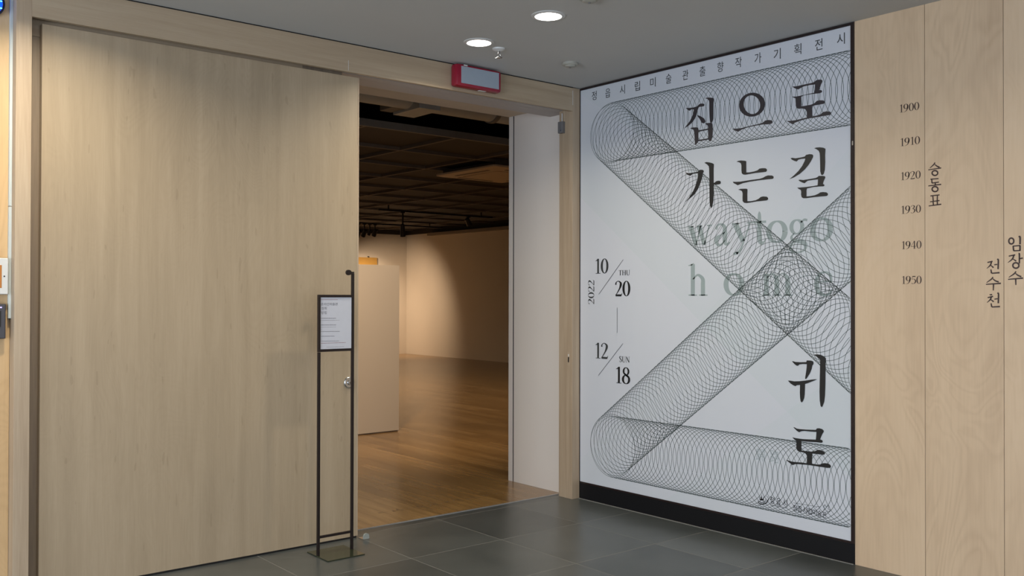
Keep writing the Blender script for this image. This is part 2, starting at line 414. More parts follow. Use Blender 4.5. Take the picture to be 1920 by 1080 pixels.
B('window_2', M_ALU, None, *[(-10.14, -10.06, -7.7+i*1.55-.03, -7.7+i*1.55+.03, 0.35, 2.6) for i in range(5)], (-10.14, -10.06, -7.7, -1.5, 0.35, 0.41), (-10.14, -10.06, -7.7, -1.5, 2.54, 2.6), kind=S)

# ---- gallery shell
GXR, GYB = 8.924, 16.11
gf = B('floor_gallery', M_GROUT, None, (-6, GXR+.2, 0.211, GYB+.2, -0.12, -0.006), kind=S)
# floorboards run away from the door; the nearest rows are single planks
PWD = 0.13
def plank_mesh(l):
    bm = bmesh.new(); box(bm, -PWD/2+.0006, PWD/2-.0006, -l/2+.0006, l/2-.0006, -0.012, 0.0)
    me = bpy.data.meshes.new('plank'); bm.to_mesh(me); bm.free(); me.materials.append(M_PLANK); return me
pm = {}
far = bmesh.new(); count = 0
cand = []
i = 0
x = -2.2
while x < GXR:
    y = 0.211 - random.random()*1.0
    while y < GYB:
        l = 1.25
        y0, y1 = max(y, 0.2115), min(y+l, GYB)
        if y1-y0 > 0.1: cand.append((x+PWD/2, y0, y1))
        y += l
    x += PWD
def seen(c):
    # the strip of floor the doorway lets the camera see
    X, y0, y1 = c; ym = (y0+y1)/2
    d = Vector((X, ym, 0))-CAM; z = d.dot(FWD); px = 960+PF*d.dot(RGT)/z
    return 640 < px < 1080
cand.sort(key=lambda c: (0 if seen(c) else 1, (Vector((c[0], c[1], 0))-CAM).length))
for k, (X, y0, y1) in enumerate(cand):
    if k < 290 and seen((X, y0, y1)):
        l = round(y1-y0, 2)
        if l not in pm: pm[l] = plank_mesh(y1-y0)
        o = bpy.data.objects.new('plank', pm[l]); COL.objects.link(o); o.parent = gf
        o.location = (X, (y0+y1)/2, 0.0)
    else:
        box(far, X-PWD/2+.0006, X+PWD/2-.0006, y0+.0006, y1-.0006, -0.012, 0.0)
obj('plank_field', far, M_PLANK, gf, kind='stuff')
B('wall_gallery_right', M_GALW, None, (GXR, GXR+.2, 0.875, GYB, -0.02, 3.20), kind=S)
B('wall_gallery_back', M_GALW, None, (-6, GXR+.2, GYB, GYB+.2, -0.02, 3.20), kind=S)
B('wall_gallery_left', M_GALW, None, (-6.2, -6, 0.875, GYB, -0.02, 4.6), kind=S)
B('wall_upper', M_DARK, None, (GXR, GXR+.2, 0.875, GYB, 3.20, 4.7), (-6, GXR+.2, GYB, GYB+.2, 3.20, 4.7), kind=S)
B('ceiling_gallery', M_DARK, None, (-6.2, GXR+.2, 0.9, GYB+.2, 4.6, 4.75), kind=S)
# exposed ceiling grid
cg = struct('ceiling_grid')
gx = [1.12+1.155*i for i in range(-6, 7)]
gy = [3.145+1.15*i for i in range(0, 12)]
for y in gy:
    deep = y < 3.2
    mm = M_BEAMG if (deep or abs(y-11.2) < .1) else M_BEAM  # the far beam is painted paler to look lit by the spots
    B('beam', mm, cg, (-6, GXR, y-0.02, y+0.02, 3.30, 3.30+(0.075 if deep else 0.05)))
for x in gx:
    if x < GXR: B('beam', M_BEAM, cg, (x-0.02, x+0.02, gy[0]+.02, GYB, 3.302, 3.35))
for xa, xb in zip([-6]+gx, gx+[GXR]):
    for ya, yb in zip(gy, gy[1:]+[GYB]):
        if xb-xa > .3 and yb-ya > .3 and xa > -1:
            B('panel', M_MESH, cg, (xa+.03, xb-.03, ya+.03, yb-.03, 3.34, 3.352))
# rail along the top of the gallery wall
B('rail', M_RAIL, cg, (GXR-.16, GXR-.002, 2.0, GYB-1.2, 3.125, 3.19))

# ================================================================== THINGS
# ---- ceiling downlights
for i, (x, y) in enumerate(DOWN):
    lab = ['round white recessed downlight glowing in the grey ceiling, nearer the camera of the lit pair',
           'round white recessed downlight glowing above the doorway beside a small sprinkler',
           'round recessed downlight out of view above the left end of the sliding door'][i] if i < 3 else ['', '', '', 'round recessed downlight overhead between the camera and the sliding door', 'round recessed downlight beside the poster wall nearer the camera', 'round recessed downlight in the far left corner of the lobby ceiling', 'round recessed downlight on the left side level with the camera', 'round recessed downlight by the plywood wall behind the camera', 'round recessed downlight directly behind the camera'][i]
    t = thing('downlight', lab, 'light', 'recessed lobby downlights', (x, y, CEIL))
    bm = bmesh.new(); lathe(bm, [(0.098, 0.0), (0.098, -0.004), (0.082, -0.008), (0.077, -0.008), (0.077, 0.0)], (x, y, CEIL)); obj('bezel', bm, M_PLAST, t, smooth=True)
    bm = bmesh.new(); lathe(bm, [(0.076, -0.001), (0.076, -0.005), (0.02, -0.006)], (x, y, CEIL)); obj('diffuser', bm, M_LAMP, t, smooth=True)
    rooted(t)
# ---- sprinkler beside the downlight
p = onz(935, 91, CEIL)
t = thing('sprinkler_head', 'small chrome sprinkler head on the ceiling right beside the farther downlight', 'sprinkler', loc=(p.x, p.y, CEIL))
bm = bmesh.new(); lathe(bm, [(0.042, 0.0), (0.040, -0.008), (0.022, -0.016), (0.014, -0.018)], (p.x, p.y, CEIL)); obj('escutcheon', bm, M_PLAST, t, smooth=True)
bm = bmesh.new(); cyl(bm, (p.x, p.y, CEIL-.018), (p.x, p.y, CEIL-.034), 0.010)
for s in (-1, 1): tube(bm, [Vector((p.x+s*.009, p.y, CEIL-.03)), Vector((p.x+s*.016, p.y, CEIL-.045)), Vector((p.x, p.y, CEIL-.058))], 0.0028, 6)
obj('sprinkler_arms', bm, M_CHROME, t, smooth=True)
bm = bmesh.new()
lathe(bm, [(0.010, -.056), (.010, -.059), (.004, -.060)], (p.x, p.y, CEIL))
for k in range(10):
    a = 2*PI*k/10
    v = [bm.verts.new((p.x+math.cos(a+da)*r, p.y+math.sin(a+da)*r, CEIL-.058+dz)) for r, da, dz in ((.008, -.2, 0), (.024, -.16, -.002), (.024, .16, -.002), (.008, .2, 0))]
    f = bm.faces.new(v); r_ = bmesh.ops.extrude_face_region(bm, geom=[f]); bmesh.ops.translate(bm, vec=(0, 0, .0015), verts=[q for q in r_['geom'] if isinstance(q, bmesh.types.BMVert)])
obj('deflector', bm, M_CHROME, t)
rooted(t)
# ---- smoke detectors
M_DET = mat('cream_plastic', (.36, .35, .30), .5)
def detector(px, py, lab):
    p = onz(px, py, CEIL)
    t = thing('smoke_detector', lab, 'smoke detector', loc=(p.x, p.y, CEIL))
    bm = bmesh.new(); lathe(bm, [(0.055, 0), (0.055, -.014), (0.048, -.020), (0.040, -.020)], (p.x, p.y, CEIL)); obj('base', bm, M_DET, t, smooth=True)
    bm = bmesh.new(); lathe(bm, [(0.038, -.019), (0.036, -.026), (0.028, -.030), (.010, -.031)], (p.x, p.y, CEIL)); obj('sensor_cap', bm, M_DET, t, smooth=True)
    bm = bmesh.new(); lathe(bm, [(0.007, -.030), (0.007, -.036), (.003, -.037)], (p.x, p.y, CEIL)); obj('thermistor', bm, M_PGREY, t, smooth=True)
    rooted(t)
detector(1069, 118, 'round white smoke detector on the ceiling near the top left corner of the poster')
detector(1105, -6, 'round cream smoke detector on the ceiling, cut by the top edge of the picture')

# ---- exit sign box
t = thing('exit_sign', 'red framed sign box with a blank grey face mounted over the doorway', 'sign', loc=(-1.02, 0, 3.07))
bm = bmesh.new(); box(bm, -1.235, -0.84, -0.075, -0.001, 2.992, 3.147, bevel=0.018)
obj('housing', bm, M_RED, t, smooth=True)
bm = bmesh.new(); box(bm, -1.196, -0.866, -0.0765, -0.06, 3.014, 3.130); obj('face', bm, M_SIGNF, t)
bm = bmesh.new(); box(bm, -1.02, -.96, -.05, -.03, 2.9895, 2.9925); obj('test_window', bm, M_PLAST, t)
bm = bmesh.new(); box(bm, -1.175, -1.145, -.079, -.0745, 3.134, 3.142); obj('clip', bm, M_PLAST, t)
rooted(t)

# ---- door contact sensor
t = thing('door_sensor', 'small grey sensor box fixed high on the right door post', 'sensor', loc=(-0.08, 0.11, 2.87))
B('sensor_body', M_PGREY, t, (-0.112, -0.0792, 0.085, 0.135, 2.815, 2.905), bevel=0.004)
bm = bmesh.new()
tube(bm, [Vector((-.088, .11, 2.905)), Vector((-.090, .108, 2.925)), Vector((-.086, .112, 2.945)), Vector((-.090, .108, 2.97))], .004, 8)
obj('cable', bm, M_PLAST, t, smooth=True)
bm = bmesh.new(); cyl(bm, (-.1135, .10, 2.835), (-.111, .10, 2.835), .004); obj('indicator', bm, M_NAVY, t)
rooted(t)

# ---- half-round door guide on the floor
t = thing('door_guide', 'small clear half-round guide on the tiles at the foot of the sliding door', 'door stop', loc=(-1.905, 0.015, 0))
bm = bmesh.new()
prof = [(-.019, 0.0035)] + [(-.019*math.cos(a), .019+.019*math.sin(a)) for a in [PI*k/12 for k in range(13)]] + [(.019, 0.0035)]
va = [bm.verts.new((-1.905+u, -0.035, v)) for u, v in prof]; vb = [bm.verts.new((-1.905+u, -0.022, v)) for u, v in prof]
bm.faces.new(va); bm.faces.new(vb[::-1])
for i in range(len(prof)): j = (i+1) % len(prof); bm.faces.new((va[i], va[j], vb[j], vb[i]))
obj('guide_block', bm, mat('clear_plastic', (.30, .32, .30), .2), t)
B('foot_plate', M_CHROME, t, (-1.93, -1.885, -.040, .03, 0.0005, 0.003))
rooted(t)

# ---- information stand
t = thing('info_stand', 'slim black steel stand holding a white printed notice before the sliding door', 'sign stand', loc=(-2.22, -0.2, 0))
LX, RXX, SY = -2.335, -2.108, -0.20
B('base_plate', M_BASE, t, (-2.345, -2.098, -0.340, -0.080, 0.0008, 0.007), bevel=0.001)
Rr = 0.0075
B('post', M_BSTEEL, t, (LX-Rr, LX+Rr, SY-Rr, SY+Rr, 0.007, 1.215))
B('post', M_BSTEEL, t, (RXX-Rr, RXX+Rr, SY-Rr, SY+Rr, 0.007, 1.688))
B('crossbar', M_BSTEEL, t, (LX+Rr, RXX-Rr, SY-.006, SY+.006, 0.108, 0.122))
B('frame', M_BSTEEL, t, (LX-Rr, RXX-Rr-.0005, SY-.009, SY+.009, 1.545, 1.558), (LX-Rr, RXX-Rr-.0005, SY-.009, SY+.009, 1.217, 1.230), (LX-Rr, LX+.006, SY-.009, SY+.009, 1.2301, 1.5449))
B('back_board', M_BSTEEL, t, (LX+.006, RXX-Rr-.001, SY-.002, SY+.004, 1.230, 1.545))
sheet = B('notice_sheet', M_PAPER, t, (LX+.008, RXX-.010, SY-.004, SY-.002, 1.2325, 1.5425)); sheet['label'] = 'white printed notice'
bm = bmesh.new(); lathe(bm, [(0.015, SY-.012), (0.017, SY-.007), (0.017, SY+.008), (0.014, SY+.012)], (-2.137, 0, 1.694), 'Y')
obj('knob', bm, M_BSTEEL, t, smooth=True)
B('knob_arm', M_BSTEEL, t, (-2.13, RXX+Rr, SY-.006, SY+.006, 1.6885, 1.699))
rooted(t)

# ================================================================== LETTERING
def fill(bm, pts, mp):
    """pts: 2D outline; mp maps (u, v) to a 3D point"""
    v3 = [Vector((p[0], p[1], 0)) for p in pts]
    tris = tessellate_polygon([v3])
    vs = [bm.verts.new(mp(*p)) for p in pts]
    for a, b, c in tris:
        try: bm.faces.new((vs[a], vs[b], vs[c]))
        except ValueError: pass
def crom(pts, n=6):
    if len(pts) < 3: return pts
    out = []
    P = [tuple(2*a-b for a, b in zip(pts[0], pts[1]))] + list(pts) + [tuple(2*a-b for a, b in zip(pts[-1], pts[-2]))]
    for i in range(1, len(P)-2):
        for k in range(n):
            t_ = k/n
            out.append(tuple(0.5*((2*P[i][d]) + (-P[i-1][d]+P[i+1][d])*t_ + (2*P[i-1][d]-5*P[i][d]+4*P[i+1][d]-P[i+2][d])*t_*t_ + (-P[i-1][d]+3*P[i][d]-3*P[i+1][d]+P[i+2][d])*t_**3) for d in range(len(P[0]))))
    out.append(pts[-1]); return out
def ribbon(bm, pts, mp, smooth=True, closed=False):
    """pts: (u, v, width) centre line with a width at each point"""
    q = crom(pts) if smooth else list(pts)
    n = len(q); L_, R_ = [], []
    for i in range(n):
        a, b = q[max(i-1, 0)], q[min(i+1, n-1)]
        if closed and i in (0, n-1): a, b = q[n-2], q[1]
        dx, dy = b[0]-a[0], b[1]-a[1]; l = math.hypot(dx, dy) or 1
        nx, ny = -dy/l, dx/l; h = q[i][2]/2
        L_.append(bm.verts.new(mp(q[i][0]+nx*h, q[i][1]+ny*h))); R_.append(bm.verts.new(mp(q[i][0]-nx*h, q[i][1]-ny*h)))
    for i in range(n-1):
        try: bm.faces.new((L_[i], L_[i+1], R_[i+1], R_[i]))
        except ValueError: pass
def flat(name, bm, m, parent):
    me = bpy.data.meshes.new(name); bm.to_mesh(me); bm.free(); me.materials.append(m)
    o = bpy.data.objects.new(name, me); COL.objects.link(o); o.parent = parent; return o

# serif glyphs: list of strokes in a cap-height-1 box; advance width first
TH, TN = 0.13, 0.035
def ring(cx, cy, rx, ry, wt=TH, wn=TN):
    pts = []
    for k in range(29):
        a = 2*PI*k/28
        pts.append((cx+rx*math.cos(a), cy+ry*math.sin(a), wn+(wt-wn)*abs(math.cos(a))**1.3))
    return pts
G = {
 '0': (0.52, [ring(.26, .49, .19, .47)]),
 '1': (0.42, [[(.24, .0, .105), (.24, .97, .105)], [(.06, .84, .02), (.16, .88, .05), (.26, .985, .02)], [(.08, .015, .03), (.40, .015, .03)]]),
 '2': (0.52, [[(.07, .74, .09), (.09, .88, .05), (.23, .97, .035), (.39, .86, .11), (.40, .70, .13), (.30, .44, .07), (.07, .07, .03)], [(.05, .055, .11), (.44, .055, .11)], [(.43, .04, .05), (.49, .2, .02)]]),
 '3': (0.50, [[(.07, .82, .06), (.20, .97, .035), (.37, .86, .11), (.35, .68, .10), (.20, .54, .03)], [(.19, .54, .03), (.36, .48, .09), (.42, .28, .13), (.30, .06, .06), (.15, .01, .03), (.05, .09, .08)]]),
 '4': (0.54, [[(.36, .0, .11), (.36, .97, .11)], [(.35, .96, .03), (.03, .31, .035)], [(.02, .29, .06), (.50, .29, .06)], [(.24, .015, .03), (.49, .015, .03)]]),
 '5': (0.50, [[(.13, .91, .12), (.43, .91, .12)], [(.14, .93, .03), (.08, .55, .04)], [(.08, .54, .03), (.27, .60, .05), (.42, .42, .12), (.40, .18, .12), (.22, .01, .035), (.06, .08, .09)]]),
 '8': (0.52, [ring(.26, .74, .15, .22, .10, .035), ring(.26, .26, .19, .25, .12, .035), [(.16, .6, .09), (.38, .42, .09)]]),
 '9': (0.52, [ring(.25, .67, .18, .29), [(.42, .70, .12), (.41, .42, .12), (.28, .12, .07), (.06, -.02, .025)]]),
 'T': (0.66, [[(.32, 0, .11), (.32, .97, .11)], [(.03, .96, .045), (.61, .96, .045)], [(.035, .98, .03), (.035, .78, .015)], [(.605, .98, .03), (.605, .78, .015)], [(.2, .015, .03), (.44, .015, .03)]]),
 'H': (0.78, [[(.15, 0, .11), (.15, .98, .11)], [(.62, 0, .11), (.62, .98, .11)], [(.15, .5, .045), (.62, .5, .045)]] + [[(x-.12, y, .03), (x+.12, y, .03)] for x in (.15, .62) for y in (.015, .965)]),
 'U': (0.76, [[(.16, .97, .11), (.16, .3, .11), (.25, .05, .08), (.4, .0, .05), (.55, .07, .04), (.62, .3, .04), (.62, .97, .04)], [(.04, .965, .03), (.28, .965, .03)], [(.52, .965, .03), (.73, .965, .03)]]),
 'S': (0.54, [[(.44, .78, .04), (.36, .94, .04), (.2, .97, .05), (.08, .80, .12), (.16, .60, .12), (.36, .44, .12), (.45, .24, .12), (.34, .03, .06), (.18, .01, .04), (.06, .2, .04)], [(.455, .98, .02), (.44, .70, .02)], [(.055, .28, .02), (.05, .0, .02)]]),
 'N': (0.78, [[(.13, .0, .035), (.13, .97, .035)], [(.12, .94, .12), (.64, .06, .12)], [(.66, .0, .035), (.66, .97, .035)], [(.03, .965, .03), (.2, .965, .03)], [(.03, .015, .03), (.25, .015, .03)], [(.55, .965, .03), (.77, .965, .03)]]),
 # lowercase, x-height 1
 'w': (1.0, [[(.10, .97, .17), (.33, .05, .12)], [(.32, .04, .04), (.52, .95, .04)], [(.46, .97, .17), (.69, .05, .12)], [(.68, .04, .04), (.90, .97, .04)]] + [[(a, .97, .05), (b, .97, .05)] for a, b in ((0, .22), (.36, .6), (.8, 1.0))]),
 'a': (1.0, [[(.12, .76, .14), (.22, .93, .08), (.42, .98, .07), (.62, .85, .16), (.66, .6, .2), (.66, .2, .2), (.76, .05, .1), (.96, .14, .04)], [(.66, .6, .04), (.38, .46, .08), (.14, .3, .19), (.2, .08, .12), (.4, .03, .08), (.66, .22, .04)]]),
 'y': (1.0, [[(.16, .97, .2), (.5, .1, .15)], [(.82, .97, .05), (.5, .0, .06), (.36, -.32, .07), (.2, -.45, .1)], [(.18, -.4, .2), (.2, -.52, .12)], [(.0, .97, .05), (.34, .97, .05)], [(.66, .97, .05), (1.0, .97, .05)]]),
 't': (1.0, [[(.42, 1.42, .05), (.44, 1.2, .2), (.44, .3, .28), (.55, .06, .18), (.75, .04, .08), (.95, .2, .05)], [(.05, .95, .08), (.95, .95, .08)]]),
 'o': (1.0, [ring(.5, .49, .40, .46, .2, .05)]),
 'g': (1.0, [ring(.42, .66, .28, .30, .16, .05), [(.62, .85, .05), (.8, .95, .08), (.95, .92, .08)], [(.28, .38, .04), (.14, .22, .09), (.25, .08, .13), (.6, .03, .16), (.85, -.12, .16), (.8, -.36, .08), (.45, -.46, .05), (.12, -.34, .1), (.12, -.14, .1), (.3, .04, .04)]]),
 'h': (1.0, [[(.25, 0, .16), (.25, 1.5, .16)], [(.02, 1.44, .03), (.14, 1.46, .05), (.3, 1.54, .03)], [(.26, .78, .04), (.5, .98, .08), (.74, .8, .14), (.76, .5, .16), (.76, 0, .16)], [(.03, .02, .045), (.47, .02, .045)], [(.56, .02, .045), (.99, .02, .045)]]),
 'm': (1.0, [[(.14, 0, .12), (.14, .97, .12)], [(.15, .78, .03), (.3, .97, .05), (.45, .8, .1), (.47, .5, .12), (.47, 0, .12)], [(.48, .78, .03), (.64, .97, .05), (.79, .8, .1), (.81, .5, .12), (.81, 0, .12)], [(.01, .94, .03), (.16, .98, .02)]] + [[(x-.13, .02, .045), (x+.13, .02, .045)] for x in (.14, .47, .83)]),
 'e': (1.0, [[(.9, .26, .04), (.75, .08, .08), (.5, .02, .1), (.2, .18, .17), (.13, .5, .2), (.25, .85, .12), (.52, .97, .06), (.78, .85, .12), (.86, .6, .08)], [(.2, .58, .05), (.88, .58, .05)]]),
}
def glyphs(bm, text, u0, v0, u1, v1, mp, bold=1.0):
    """fit the text into the box (u0, v0)-(u1, v1) of the plane"""
    tot = sum(G[c][0] for c in text); sx = (u1-u0)/tot; sy = v1-v0; x = 0
    for c in text:
        adv, strokes = G[c]
        for st in strokes:
            w_ = [(p[0]+x, p[1], p[2]*bold) for p in st]
            # ribbon in glyph units scaled after offsetting
            ribbon(bm, w_, lambda a, b: mp(u0+a*sx, v0+b*sy), smooth=len(st) > 2 and len(st) < 20)
        x += adv
POFF = [0.0008]
def wallmap(off):
    return lambda s, z: Vector((-off, -s, z))
def sz(px, py):
    p = onx(px, py, 0.0); return (-p.y, p.z)
def word(name, text, px0, py0, px1, py1, m, parent, off=0.0022, bold=1.0):
    """px0,py0: lower left pixel; px1,py1: upper right pixel, both on the wall plane"""
    a, b = sz(px0, py0), sz(px1, py1)
    bm = bmesh.new(); glyphs(bm, text, a[0], a[1], b[0], b[1], wallmap(off), bold); return flat(name, bm, m, parent)

# ---- poster
PS0, PS1, PZ0, PZ1 = 0.006, 2.285, 0.131, 3.138
po = thing('poster', 'huge white exhibition poster with grey coil patterns and black Korean title beside the doorway', 'poster', loc=(0, -PW/2, 0.12))
sh = B('sheet', M_POSTER, po, (-0.0005, 0.0015, -PS1, -PS0, PZ0, PZ1))
B('frame', M_FRAMEB, po, (-0.008, 0.0018, -PW+.001, -PS1-.0005, 0.119, CEIL-.004), (-0.006, 0.0018, -PS0+.0005, -0.0015, 0.119, CEIL-.004),
  (-0.007, 0.0018, -PS1, -PS0, PZ1+.0003, CEIL-.004), (-0.004, 0.0018, -PS1, -PS0, 0.119, PZ0-.0003))
B('frame_glint', M_CHROME, po, (-.0095, -.008, -PW+.004, -PW+.012, 2.435, 2.46))  # chrome chip stands in for a bright reflection on the frame edge

# coil pattern: one circle after another along a bent centre line
def coil(bm, path, radii, step, lw=0.0030):
    segs = []; tot = 0
    for a, b in zip(path, path[1:]):
        l = math.dist(a, b); segs.append((tot, l, a, b)); tot += l
    d = 0.0
    mp = wallmap(0.0010); N = 84
    while d <= tot:
        for t0, l, a, b in segs:
            if t0 <= d <= t0+l+1e-9:
                k = (d-t0)/l; cx = a[0]+(b[0]-a[0])*k; cy = a[1]+(b[1]-a[1])*k
        R_ = radii[0]+(radii[1]-radii[0])*d/tot
        prev = None
        for i in range(N+1):
            th = 2*PI*i/N
            c, s = math.cos(th), math.sin(th)
            o = (cx+c*(R_+lw/2), cy+s*(R_+lw/2)); n = (cx+c*(R_-lw/2), cy+s*(R_-lw/2))
            ok = o[0] < PS1-.001 and o[0] > PS0
            cur = (bm.verts.new(mp(*o)), bm.verts.new(mp(*n))) if ok else None
            if prev and cur: bm.faces.new((prev[0], cur[0], cur[1], prev[1]))
            prev = cur
        d += step
bm = bmesh.new()
coil(bm, [(2.56, 2.775), (0.324, 2.775), (2.62, 2.775-2.296*0.772)], (.2205, .2205), 0.0388)
flat('line_pattern', bm, M_LINE, po)['kind'] = 'stuff'
bm = bmesh.new()
coil(bm, [(2.56, 0.438), (0.332, 0.438), (2.62, 0.438+2.288*0.761)], (.2315, .2215), 0.0388)
flat('line_pattern', bm, M_LINE, po)['kind'] = 'stuff'

# big title characters: outlines in the plane of the poster, digitised from 6 close views (origin x, origin y, scale)
VA = (1280, 150, 7.714); VB = (1370, 130, 7.714); VC = (1270, 290, 9.815); VD = (1360, 270, 8.727); VE = (1450, 650, 8.307); VF = (1460, 780, 9.0)
def outl(v, pts):
    return [sz(v[0]+x/v[2], v[1]+y/v[2]) for x, y in pts]
def character(name, v, polys, m, label=None, rings=()):
    bm = bmesh.new(); mp = wallmap(0.0022)
    for pl in polys: fill(bm, outl(v, pl), mp)
    for outer, inner in rings:
        a = outl(v, outer); b = outl(v, inner)
        va_ = [bm.verts.new(mp(*p)) for p in a]; vb_ = [bm.verts.new(mp(*p)) for p in b]; n = len(a)
        for i in range(n): bm.faces.new((va_[i], va_[(i+1) % n], vb_[(i+1) % n], vb_[i]))
    return flat(name, bm, m, po)
CHR = 'title_character'
character(CHR, VA, [
  [(45, 404), (75, 406), (150, 400), (215, 380), (240, 352), (262, 342), (300, 341), (316, 350), (318, 366), (308, 380), (285, 385), (250, 388), (236, 394), (218, 440), (205, 500), (180, 560), (140, 615), (90, 660), (24, 702), (60, 655), (110, 590), (150, 500), (165, 430), (150, 424), (128, 426), (106, 446), (80, 436)],
  [(208, 508), (240, 515), (280, 535), (310, 555), (328, 585), (330, 608), (318, 625), (302, 628), (280, 618), (262, 590), (244, 556), (222, 530)],
  [(326, 264), (350, 256), (400, 254), (440, 260), (456, 270), (449, 330), (447, 450), (447, 560), (440, 590), (424, 618), (408, 622), (398, 600), (392, 540), (388, 430), (388, 330), (384, 300), (362, 276)],
  [(326, 632), (350, 624), (400, 620), (428, 622), (436, 650), (440, 740), (434, 820), (420, 870), (404, 890), (390, 886), (374, 862), (370, 760), (370, 680), (362, 656)],
  [(110, 698), (140, 688), (200, 684), (220, 688), (230, 702), (231, 760), (230, 860), (224, 900), (190, 944), (180, 920), (176, 850), (170, 760), (160, 722)],
  [(226, 730), (300, 716), (372, 702), (372, 722), (300, 736), (228, 752)],
  [(226, 866), (300, 856), (374, 842), (374, 862), (300, 876), (226, 888)]], M_INKP)
def ell(cx, cy, rx, ry, rot, n=36):
    return [(cx+rx*math.cos(a)*math.cos(rot)-ry*math.sin(a)*math.sin(rot), cy+rx*math.cos(a)*math.sin(rot)+ry*math.sin(a)*math.cos(rot)) for a in [2*PI*k/n for k in range(n)]]
character(CHR, VB, [[(20, 860), (80, 858), (150, 852), (300, 815), (420, 788), (470, 770), (500, 742), (550, 732), (592, 738), (610, 752), (609, 774), (590, 788), (540, 796), (470, 798), (380, 812), (250, 840), (160, 872), (112, 904), (80, 892), (40, 872)]], M_INKP,
  rings=[(ell(312, 512, 190, 172, -.32), ell(310, 512, 118, 136, -.25))])
character(CHR, VB, [
  [(893, 250), (950, 246), (1060, 222), (1170, 198), (1210, 184), (1240, 158), (1270, 150), (1316, 150), (1330, 162), (1328, 185), (1312, 215), (1292, 270), (1282, 302), (1312, 302), (1324, 312), (1325, 326), (1310, 340), (1280, 348), (1180, 358), (1060, 378), (1024, 398), (1022, 470), (1024, 536), (1080, 528), (1170, 510), (1220, 486), (1250, 456), (1290, 448), (1345, 450), (1362, 466), (1362, 488), (1345, 500), (1300, 508), (1210, 524), (1180, 540), (1184, 610), (1184, 682), (1250, 668), (1300, 652), (1340, 618), (1390, 608), (1440, 612), (1456, 628), (1454, 648), (1438, 662), (1380, 670), (1240, 694), (1110, 716), (1000, 746), (930, 775), (896, 796), (860, 775), (808, 746), (860, 746), (940, 736), (1020, 718), (1104, 698), (1104, 620), (1094, 590), (1072, 574), (1030, 566), (990, 572), (960, 562), (944, 530), (944, 440), (940, 420), (916, 412), (888, 396), (950, 394), (1040, 376), (1140, 354), (1212, 338), (1220, 290), (1222, 220), (1150, 228), (1060, 248), (1010, 274), (980, 292), (950, 284), (920, 270)]], M_INKP)
character(CHR, VC, [
  [(158, 335), (180, 333), (210, 342), (300, 330), (384, 312), (395, 290), (430, 278), (470, 280), (492, 298), (488, 322), (474, 340), (462, 420), (430, 520), (380, 640), (320, 730), (230, 810), (146, 876), (215, 795), (285, 690), (330, 590), (365, 480), (384, 380), (384, 342), (330, 348), (280, 358), (250, 388), (220, 382), (180, 366)],
  [(500, 148), (540, 136), (600, 144), (650, 158), (678, 178), (672, 260), (672, 460), (676, 700), (666, 860), (650, 940), (636, 978), (622, 982), (608, 950), (596, 860), (594, 640), (592, 420), (588, 260), (582, 214), (550, 180)],
  [(668, 530), (700, 505), (720, 488), (760, 480), (790, 484), (803, 500), (803, 524), (790, 542), (750, 550), (700, 550), (668, 556)]], M_INK)
character(CHR, VD, [
  [(186, 290), (215, 276), (260, 270), (320, 274), (346, 282), (346, 350), (346, 466), (400, 464), (480, 448), (530, 430), (560, 404), (600, 396), (660, 396), (682, 412), (684, 440), (668, 456), (620, 462), (500, 474), (400, 492), (330, 504), (296, 500), (272, 480), (266, 430), (266, 350), (258, 318), (230, 300)],
  [(124, 616), (170, 620), (250, 616), (400, 592), (560, 570), (620, 552), (660, 528), (700, 514), (770, 516), (794, 534), (792, 560), (774, 572), (700, 578), (560, 594), (400, 618), (290, 642), (205, 676), (170, 656), (138, 640)],
  [(214, 748), (250, 734), (310, 732), (350, 732), (366, 742), (362, 820), (364, 936), (420, 936), (500, 920), (548, 896), (580, 868), (620, 858), (680, 862), (702, 880), (702, 906), (684, 922), (620, 930), (520, 940), (420, 958), (350, 968), (310, 962), (286, 936), (284, 880), (286, 810), (276, 774), (250, 758)]], M_INK)
character(CHR, VD, [
  [(1070, 232), (1100, 226), (1150, 234), (1230, 222), (1300, 206), (1325, 178), (1380, 166), (1425, 170), (1442, 190), (1436, 220), (1420, 250), (1400, 290), (1360, 350), (1300, 420), (1220, 490), (1130, 545), (1050, 576), (1130, 510), (1200, 440), (1260, 360), (1300, 280), (1312, 240), (1250, 244), (1200, 256), (1170, 288), (1130, 276), (1090, 256)],
  [(1456, 72), (1490, 58), (1550, 54), (1610, 62), (1642, 80), (1636, 180), (1638, 300), (1632, 420), (1614, 490), (1590, 512), (1570, 500), (1556, 450), (1554, 330), (1550, 200), (1546, 150), (1530, 112), (1490, 84)],
  [(1198, 592), (1220, 584), (1280, 590), (1380, 574), (1480, 556), (1514, 540), (1530, 522), (1600, 522), (1636, 530), (1640, 552), (1620, 590), (1606, 630), (1602, 656), (1620, 662), (1626, 680), (1610, 694), (1540, 696), (1440, 706), (1340, 728), (1332, 760), (1332, 858), (1400, 852), (1470, 838), (1520, 816), (1556, 792), (1600, 786), (1660, 792), (1682, 812), (1680, 838), (1660, 852), (1560, 860), (1440, 872), (1330, 888), (1280, 888), (1252, 872), (1242, 830), (1244, 780), (1236, 752), (1206, 738), (1178, 714), (1230, 712), (1340, 702), (1440, 688), (1512, 676), (1516, 640), (1518, 580), (1440, 588), (1350, 602), (1320, 625), (1300, 644), (1260, 630), (1220, 610)]], M_INK)
